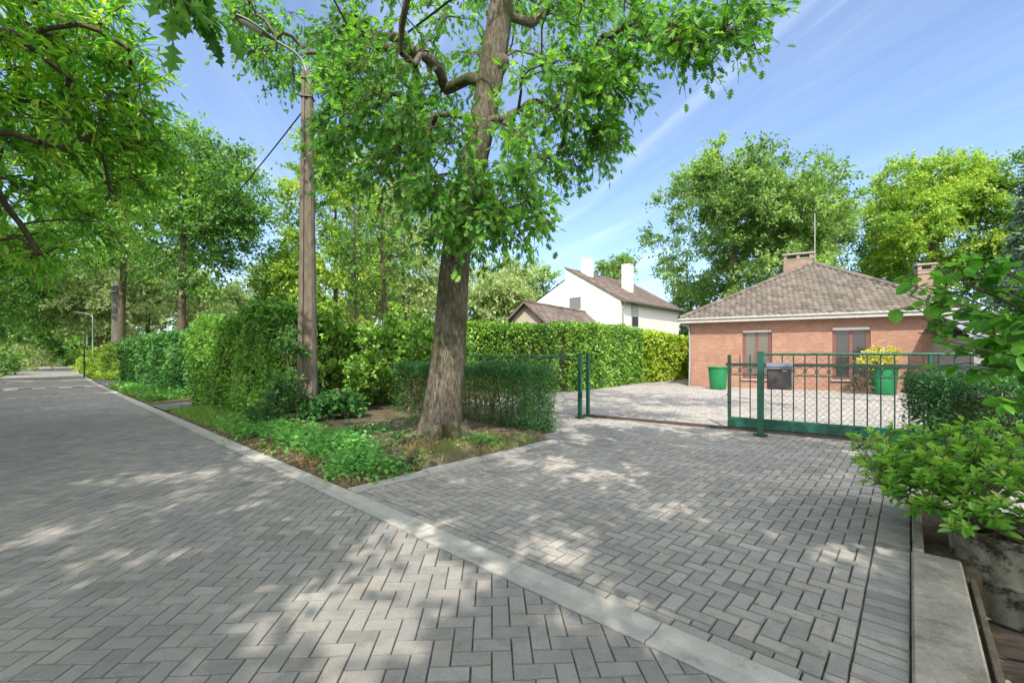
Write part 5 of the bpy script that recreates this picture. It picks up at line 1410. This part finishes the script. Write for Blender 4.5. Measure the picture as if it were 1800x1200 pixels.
bush('young_elder', 'young broad leafed shrub at the right foot of the lamp post', 'shrub', [(at(590, 712, 9.6), (.50, .35, .22), 30), (at(555, 725, 9.2), (.2, .2, .14), 8), (at(620, 720, 9.8), (.3, .3, .16), 10)], 'darkhedge', 323, cr=.2, ntw=6, nlf=6, size=.12, base=(-3.9, 9.7, 0))
bush('fern_clump', 'feathery bush at the left foot of the lamp post', 'shrub', [(at(500, 690, 9.1), (.35, .3, .4), 26), (at(515, 610, 9.2), (.22, .2, .35), 14), (at(470, 725, 9.0), (.3, .3, .22), 16)], 'darkhedge', 324, cr=.24, ntw=7, nlf=9, size=.085, tmpl=T_LANCE, base=(-4.75, 9.25, 0))
for i, (s, n, r, h_, lf, lab) in enumerate(((19, -3.4, 1.2, 1.0, 'pale', 'low pale bush on the left verge nearest the lane edge'), (26, -4.0, 1.8, 1.5, 'mid', 'leafy green bush on the left verge under the trees'), (36, -3.6, 2.0, 1.8, 'pale', 'pale bush on the left verge farther along the lane'), (50, -3.4, 2.4, 2.0, 'mid', 'green bush on the left verge near the end of the lane'), (64, -2.4, 3.0, 2.6, 'pale', 'pale bush where the left verge meets the lane end'), (66, 4.6, 2.6, 2.4, 'yellow', 'yellow green bush where the right verge meets the lane end'), (48, 4.0, 1.8, 1.8, 'yellow', 'yellow green bush on the right verge past the ivy hedge'), (84, 1.2, 4.0, 3.2, 'mid', 'dark green thicket closing the end of the lane'))):
    p = road(s, n); sz = .10+.003*s
    bush('verge_bush', lab, 'shrub', [((p[0], p[1], h_*.5), (r, r, h_*.55), 44)], lf, 330+i, cr=.35+.01*s, ntw=7, nlf=8, size=sz, tmpl=T_DIAM, base=(p[0], p[1], 0), twig=False, group='bushes along the lane verges')

def scatter(name, label, fpos, n, leaf, seed, size, per=9, h=.2, tmpl=T_OVAL, rad=.1, lean=.4):
    """herb layer: many small plants, one mass"""
    rng = np.random.default_rng(seed); X, Y = fpos(rng, n); Z = ground_z(X, Y); m = M()
    C = np.repeat(np.stack([X, Y, Z], 1), per, 0); k = len(C)
    hh = h*(.4+.9*np.repeat(rng.random(n), per)); t = rng.random(k)
    P = C+np.stack([rng.normal(size=k)*rad, rng.normal(size=k)*rad, hh*t], 1)
    L = rng.normal(size=(k, 3))*np.array([1, 1, lean]); Nr = np.array([0, 0, 1.])+rng.normal(size=(k, 3))*.4
    rv = .3+.35*wave(P, seed, 1.4)+rng.random(k)*.5
    leaves(m, P, L, unit(Nr), size*(.5+.8*rng.random(k)), tmpl, 0, rv)
    return struct(m.build(name, G[leaf]), label, 'stuff')
def band(s0, s1, n0, n1):
    def f(rng, n): p = road(rng.uniform(s0, s1, n), rng.uniform(n0, n1, n)); return p[:, 0], p[:, 1]
    return f
def blobs(lst):
    def f(rng, n):
        w_ = np.array([b[3] for b in lst], float); i = rng.choice(len(lst), n, p=w_/w_.sum()); b = np.array([l[:3] for l in lst])[i]
        return b[:, 0]+rng.normal(size=n)*b[:, 2]*.5, b[:, 1]+rng.normal(size=n)*b[:, 2]*.5
    return f
q = lambda px, py: gp(px, py)[:2]
W1 = [(*q(640, 830), .42, 5), (*q(600, 800), .45, 5), (*q(540, 780), .5, 6), (*q(480, 765), .55, 6), (*q(430, 750), .5, 4), (*q(575, 790), .45, 4), (*q(660, 820), .3, 4)]
scatter('nettles', 'patch of fresh green nettles and weeds between the lane gutter and the lamp post', blobs(W1), 850, 'weed', 351, .066, 12, .19, T_OVAL, .07)
def gf(rng, n):
    s = rng.uniform(9.0, 14.2, n); p = road(s, 2.4+np.abs(rng.normal(size=n))*.55); return p[:, 0], p[:, 1]
def grass(name, label, f, n, seed, h=.14, leaf='grass'):
    rng = np.random.default_rng(seed); X, Y = f(rng, n); Z = ground_z(X, Y); m = M(); k = n
    L = rng.normal(size=(k, 3))*np.array([.5, .5, .2])+np.array([0, 0, 1.])
    leaves(m, np.stack([X, Y, Z-.01], 1), L, unit(rng.normal(size=(k, 3))*np.array([1, 1, .2])), h*(.4+.9*rng.random(k)), T_BLADE, 0, rng.random(k))
    return struct(m.build(name, G[leaf]), label, 'stuff')
grass('grass', 'long verge grass in front of the hornbeam hedge', gf, 9000, 352)
grass('grass', 'rough grass along the left verge of the lane', band(8, 60, -4.5, -1.75), 26000, 353, .25)
grass('grass', 'grass and herbs at the foot of the dark hedge', band(17.5, 28, 2.4, 3.9), 9000, 354, .22)
scatter('weeds', 'leafy weeds at the foot of the dark hedge', band(17.5, 26, 2.5, 3.6), 420, 'weed', 355, .12, 9, .3)
scatter('weeds', 'leafy weeds along the left verge under the trees', band(14, 60, -5.0, -2.2), 900, 'mid', 356, .2, 9, .5)
scatter('weeds', 'grassy weeds at the far right verge', band(34.5, 60, 2.5, 4.6), 500, 'yellow', 357, .2, 9, .5)
# tree bed: moss tufts and seedlings
bed = blobs([(*q(800, 800), .45, 4), (*q(870, 790), .4, 4), (*q(930, 780), .3, 3), (*q(760, 810), .4, 2)])
grass('grass', 'short moss and grass tufts around the oak roots', bed, 5200, 358, .055)
scatter('seedlings', 'small seedlings and ivy on the soil of the tree bed', blobs([(*q(700, 790), .5, 3), (*q(660, 765), .7, 4), (*q(840, 792), .3, 2), (*q(720, 745), .6, 2)]), 130, 'darkhedge', 359, .07, 6, .1)
grass('straw', 'dry straw and thin twigs lying along the gutter and the tree bed', blobs([(*q(640, 850), .35, 3), (*q(560, 815), .4, 3), (*q(480, 785), .5, 3), (*q(740, 800), .5, 3), (*q(860, 795), .5, 2)]), 1500, 366, .11, 'litter')
# fallen leaves
def litter(name, label, f, n, seed, zoff=.012, size=.075, zfun=ground_z):
    rng = np.random.default_rng(seed); X, Y = f(rng, n); Z = zfun(X, Y)+zoff; m = M()
    L = rng.normal(size=(n, 3))*np.array([1, 1, .15]); leaves(m, np.stack([X, Y, Z], 1), L, unit(np.array([0, 0, 1.])+rng.normal(size=(n, 3))*.25), size*(.4+.8*rng.random(n)), T_OVAL, 0, rng.random(n))
    return struct(m.build(name, G['litter']), label, 'stuff')
def bedall(rng, n):
    u = rng.uniform(2.4, 8.6, n); v = -4.55-np.abs(rng.normal(size=n))*1.6; p = uv(u, v); return p[:, 0], p[:, 1]
litter('fallen_leaves', 'dry brown leaves lying on the soil of the tree bed', bedall, 800, 361, size=.06)
litter('fallen_leaves', 'dry leaves collected in the gutter edge of the tree bed', band(2.0, 8.0, 2.33, 2.75), 420, 362, size=.06)
def drv(rng, n):
    p = uv(rng.uniform(2.5, 9, n), -4.3*rng.random(n)**1.0); return p[:, 0], p[:, 1]
litter('fallen_leaves', 'a few tiny leaf scraps on the driveway bricks', drv, 90, 363, .004, .035, lambda x, y: drive_z(x, y))
grass('weeds', 'little weeds in the joints of the driveway', blobs([(*q(1368, 972), .05, 2), (*q(1535, 990), .10, 3), (*q(1415, 878), .05, 2), (*q(1338, 768), .10, 3), (*q(1290, 755), .2, 2), (*q(1195, 800), .05, 1)]), 240, 364, .045, 'weed')
litter('fallen_leaves', 'leaf mould in the ditch right of the concrete slab', lambda rng, n: tuple(uv(rng.uniform(1.6, 5.2, n), rng.uniform(.3, 1.6, n)).T[:2]), 500, 365, size=.05)

# ditch at the oak: low dark retaining boards and headwall
m = M(); hw_ = uv(2.95, -4.62)
uvbox(m, 3.05, 3.55, -5.12, -5.06, -.4, .06, .01); uvbox(m, 3.55, 3.61, -5.12, -4.6, -.4, .05, .01)
tag(m.build('headwall', rough_mat('dark_board', (.045, .04, .033), (.10, .088, .07), 9, stretch=(1, 1, 6)), origin=uv(3.3, -5.1)), 'dark low headwall of the ditch at the foot of the oak', 'retaining wall')
# right ditch: sleepers
wood = rough_mat('weathered_sleeper', (.10, .085, .065), (.22, .19, .15), 7, .9, .1, .7, .01, stretch=(1, 1, 5))
rngp = np.random.default_rng(5); m = M()
for i in range(26):
    p = uv(rngp.uniform(1.7, 2.9), rngp.uniform(.40, 1.1), -.64); s_ = rngp.uniform(.02, .06)
    bbox(m, p, (s_*1.4, s_, s_*.8), rngp.random()*3, s_*.25)
struct(m.build('rubble', rough_mat('rubble_stone', (.12, .105, .085), (.24, .22, .19), 20)), 'broken stones and soil in the ditch', 'stuff')
# mossy tub planter
PT = np.array([3.74, 3.22, -.40])
for k_, z_ in ((0, -.68), (1, -.51)):
    m = M(); c_ = uv(4.60, .62+.0*k_, z_); bbox(m, (PT[0]+.02*k_, PT[1]+.01*k_, z_), (.98-.05*k_, .84, .165), -.35, .02); tag(m.build('wooden_sleeper', wood, origin=(PT[0], PT[1], z_)), ('lower' if k_ == 0 else 'upper')+' dark wooden sleeper under the mossy planter tub', 'sleeper', 'sleepers carrying the planter tub')
tub = thing('planter_tub', 'mossy round concrete tub with vertical ribs under the glossy shrub', 'planter', PT)
tubm = rough_mat('mossy_concrete', (.16, .155, .12), (.30, .30, .24), 7, .95, .1, .6, .01, spots=(4.5, .50, .60, (.045, .04, .028)))
m = M(); uvbox(m, 2.6, 4.25, .295, .325, -.7, -.05, .003); tag(m.build('wooden_board', wood, origin=uv(2.95, .35)), 'thin pale upright board in the gap beside the concrete slab', 'board')
n_ = 160; a = np.arange(n_)*2*math.pi/n_; m = M(); V = []
for r, z, rib in ((.02, -.02, 0), (.36, -.02, 0), (.405, -.01, 0), (.41, .01, 1), (.415, .24, 1), (.41, .255, 0), (.37, .26, 0), (.37, .27, 1), (.385, .52, 1), (.385, .53, 0)):
    rr = r*(1+rib*.03*np.minimum(0, np.sin(a*16)-.4)); V.append(np.stack([rr*np.cos(a), rr*np.sin(a), np.full(n_, z)], 1)+PT)
V = np.concatenate(V); m.add(V, [[i*n_+j, i*n_+(j+1) % n_, (i+1)*n_+(j+1) % n_, (i+1)*n_+j] for i in range(9) for j in range(n_)], 0, .5, True); m.build('body', tubm, tub)
m = M(); a2 = np.linspace(0, 2*math.pi, 49); tube(m, np.stack([PT[0]+.392*np.cos(a2), PT[1]+.392*np.sin(a2), np.full(49, PT[2]+.545)], 1), .03, 8, cap=False); m.build('rim', tubm, tub)
m = M(); lathe(m, PT, [(.001, .47), (.38, .49)], 24); m.build('soil', G['core'], tub)
# glossy shrub growing over it
rng = np.random.default_rng(71)
sh = thing('glossy_shrub', 'bright glossy evergreen shrub with pale new leaf rosettes spreading from the mossy tub', 'shrub', (PT[0], PT[1], .05))
tips = crown_points([((3.7, 3.55, .52), (.66, .72, .36), 150), ((3.22, 3.5, .50), (.36, .38, .24), 55), ((3.9, 3.5, .62), (.7, .6, .34), 80), ((3.3, 3.15, .34), (.30, .22, .12), 14), ((3.8, 2.85, .42), (.3, .22, .10), 12), ((3.75, 4.1, .55), (.62, .6, .3), 60)], rng)
bm = M(); 
sb = np.array([PT[0], PT[1]+.05, .08])
mids = crown_points([((3.6, 3.45, .32), (.55, .5, .15), 16)], rng)
for q_ in mids: tube(bm, bez([sb+rng.normal(size=3)*np.array([.12, .12, 0]), (sb+q_)/2+np.array([0, 0, -.02]), q_], 6), [.014, .012, .011, .010, .008, .007], 5, cap=False)
for t_ in tips:
    q_ = mids[np.argmin(np.linalg.norm(mids-t_, axis=1))]
    tube(bm, bez([q_, (q_+t_)/2+rng.normal(size=3)*.02-(0, 0, .02), t_], 5), [.006, .005, .0045, .004, .0035], 4, cap=False)
bm.build('stems', G['twig'], sh)
fm = M(); nl_ = 13; C = np.repeat(tips, nl_, 0); k = len(C); up_d = unit(np.repeat(unit(tips-sb)*.7+np.array([0, 0, .75]), nl_, 0))
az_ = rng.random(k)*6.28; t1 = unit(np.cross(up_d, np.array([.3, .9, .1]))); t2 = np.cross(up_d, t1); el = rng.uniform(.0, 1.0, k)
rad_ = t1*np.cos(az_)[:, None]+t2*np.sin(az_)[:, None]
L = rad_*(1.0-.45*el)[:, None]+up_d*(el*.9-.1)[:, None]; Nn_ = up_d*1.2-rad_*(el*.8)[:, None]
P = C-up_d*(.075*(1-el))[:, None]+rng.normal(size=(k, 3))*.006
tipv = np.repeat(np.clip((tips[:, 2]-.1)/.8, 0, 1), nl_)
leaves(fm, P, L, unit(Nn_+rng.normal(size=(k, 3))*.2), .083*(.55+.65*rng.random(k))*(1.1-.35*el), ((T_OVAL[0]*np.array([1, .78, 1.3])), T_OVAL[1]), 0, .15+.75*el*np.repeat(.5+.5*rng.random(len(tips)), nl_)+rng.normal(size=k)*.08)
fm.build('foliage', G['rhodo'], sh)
# hazel branches reaching in from the right
rng = np.random.default_rng(72)
hz = thing('hazel_bush', 'round leafed branches reaching in from the right edge in front of the bungalow', 'shrub', (4.3, 2.7, 0))
bm = M(); fm = M(); PP = []; LL = []
hb = np.array([4.3, 2.7, -.1])
def hbranch(pts, r0, sub, seedless=0):
    c = bez(pts, 14); tube(bm, c, np.linspace(r0, .003, 14), 5, cap=False)
    for i in range(sub):
        t_ = rng.uniform(.45, 1.0); j = min(12, int(t_*13)); p = c[j]; d_ = unit(c[j+1]-c[j]); sdv = unit(np.cross(d_, [0, 0, 1.]))*(1 if i % 2 else -1)
        ln = rng.uniform(.18, .42)*(1.25-t_*.5); e = p+d_*ln*.65+sdv*ln*.6+np.array([0, 0, rng.normal()*.07]); mid_ = (p+e)/2+np.array([0, 0, .03])
        tube(bm, [p, mid_, e], [.004, .003, .002], 4, cap=False)
        for x in np.linspace(.12, 1.0, 10):
            s2 = p*(1-x)+e*x; PP.append(s2+rng.normal(size=3)*.01); LL.append(unit(e-p)*.5+sdv*rng.choice([-1, 1])*.6+rng.normal(size=3)*.35-np.array([0, 0, .25]))
Yh = 2.35
for tgt, sub in (((1640, 500), 11), ((1600, 540), 9), ((1700, 470), 10), ((1690, 590), 11), ((1640, 600), 8), ((1730, 545), 11), ((1700, 690), 6), ((1760, 640), 11), ((1780, 560), 10), ((1770, 480), 9), ((1790, 700), 7), ((1850, 600), 10), ((1850, 480), 8), ((1600, 500), 7), ((1620, 560), 9), ((1670, 535), 10), ((1745, 600), 11), ((1790, 520), 10), ((1720, 640), 9), ((1780, 610), 10), ((1640, 470), 9), ((1600, 520), 8), ((1615, 585), 8), ((1690, 620), 9), ((1745, 460), 9), ((1790, 450), 10), ((1795, 660), 10), ((1760, 510), 11), ((1700, 500), 10), ((1660, 560), 10), ((1800, 570), 11)):
    e = at(tgt[0], tgt[1], Yh+rng.normal()*.18); mid_ = hb*.45+e*.55+np.array([.25, .05, .45])
    hbranch([hb+np.append(rng.normal(size=2)*.06, 0), hb*.75+mid_*.25+np.array([0, 0, .45]), mid_, e], .011, sub)
bm.build('stems', G['twig'], hz)
P = np.array(PP); L = np.array(LL); k = len(P)
leaves(fm, P, L, unit(np.array([0, 0, 1.])+rng.normal(size=(k, 3))*.38), .074*(.6+.6*rng.random(k)), T_ROUND, 0, rng.random(k)); fm.build('foliage', G['hazel'], hz)

# ------------------------------------------------------------------ small things far down the lane
p = gp(148, 664)
sg = thing('sign_post', 'thin dark green post standing at the corner of the side lane', 'post', p)
m = M(); tube(m, [(p[0], p[1], 0), (p[0], p[1], 2.35)], .04, 8); m.build('post', dgreen, sg)
m = M(); bbox(m, (p[0], p[1], 2.2), (.05, .42, .30), .7, .006); m.build('sign_back', paint('sign_grey', (.33, .34, .34), .4), sg)
p = gp(182, 660)
cbx = thing('utility_cabinet', 'small white utility cabinet on the verge beyond the side lane', 'cabinet', p)
m = M(); bbox(m, (p[0], p[1], .30), (.36, .26, .52), .7, .01); m.build('body', WHITE, cbx)
m = M(); bbox(m, (p[0], p[1], .59), (.42, .32, .05), .7, .01); m.build('lid', WHITE, cbx)
for (px, Y, top, lab) in ((163, 44, 555, 'nearer white lamp post with a bent arm far along the lane'), (153, 56, 575, 'farther white lamp post with a bent arm near the lane end')):
    b = at(px, 0, Y); zt = at(0, top, Y)[2]
    fl = thing('street_lamp', lab, 'street lamp', (b[0], Y, 0), 'white lamp posts far along the lane')
    m = M(); tube(m, [(b[0], Y, 0), (b[0], Y, zt)], [.075, .05], 8); m.build('pole', galv, fl)
    m = M(); tube(m, bez([(b[0], Y, zt-.2), (b[0]-.12, Y-.12, zt+.12), (b[0]-.5, Y-.5, zt+.25)], 8), .035, 6); m.build('arm', WHITE, fl)
    m = M(); bbox(m, (b[0]-.68, Y-.68, zt+.26), (.5, .18, .10), .785, .04); m.build('lamp_head', paint('far_lamp', (.5, .5, .5), .5) if 'far_lamp' not in bpy.data.materials else bpy.data.materials['far_lamp'], fl)
# raised speed table with white blocks
s0 = 28.2
m = M(); N_ = 9
for i in range(N_):
    n0 = -1.68+i*(3.72/N_); n1 = n0+3.72/N_-.01
    P = np.concatenate([road([s0, s0+.45], [n0, n0], .012), road([s0, s0+.45], [n1, n1], .012)[::-1]])
    Q = P.copy(); Q[:, 2] = -.02; m.add(np.concatenate([P, Q]), [[0, 1, 2, 3], [0, 4, 5, 1], [1, 5, 6, 2], [2, 6, 7, 3], [3, 7, 4, 0]], i % 2, .5)
struct(m.build('road_marking', [paint('marking_white', (.52, .52, .50), .7, .3, .2), paint('marking_dark', (.10, .10, .10), .8, .2, .2)]), 'row of white and dark blocks across the lane')
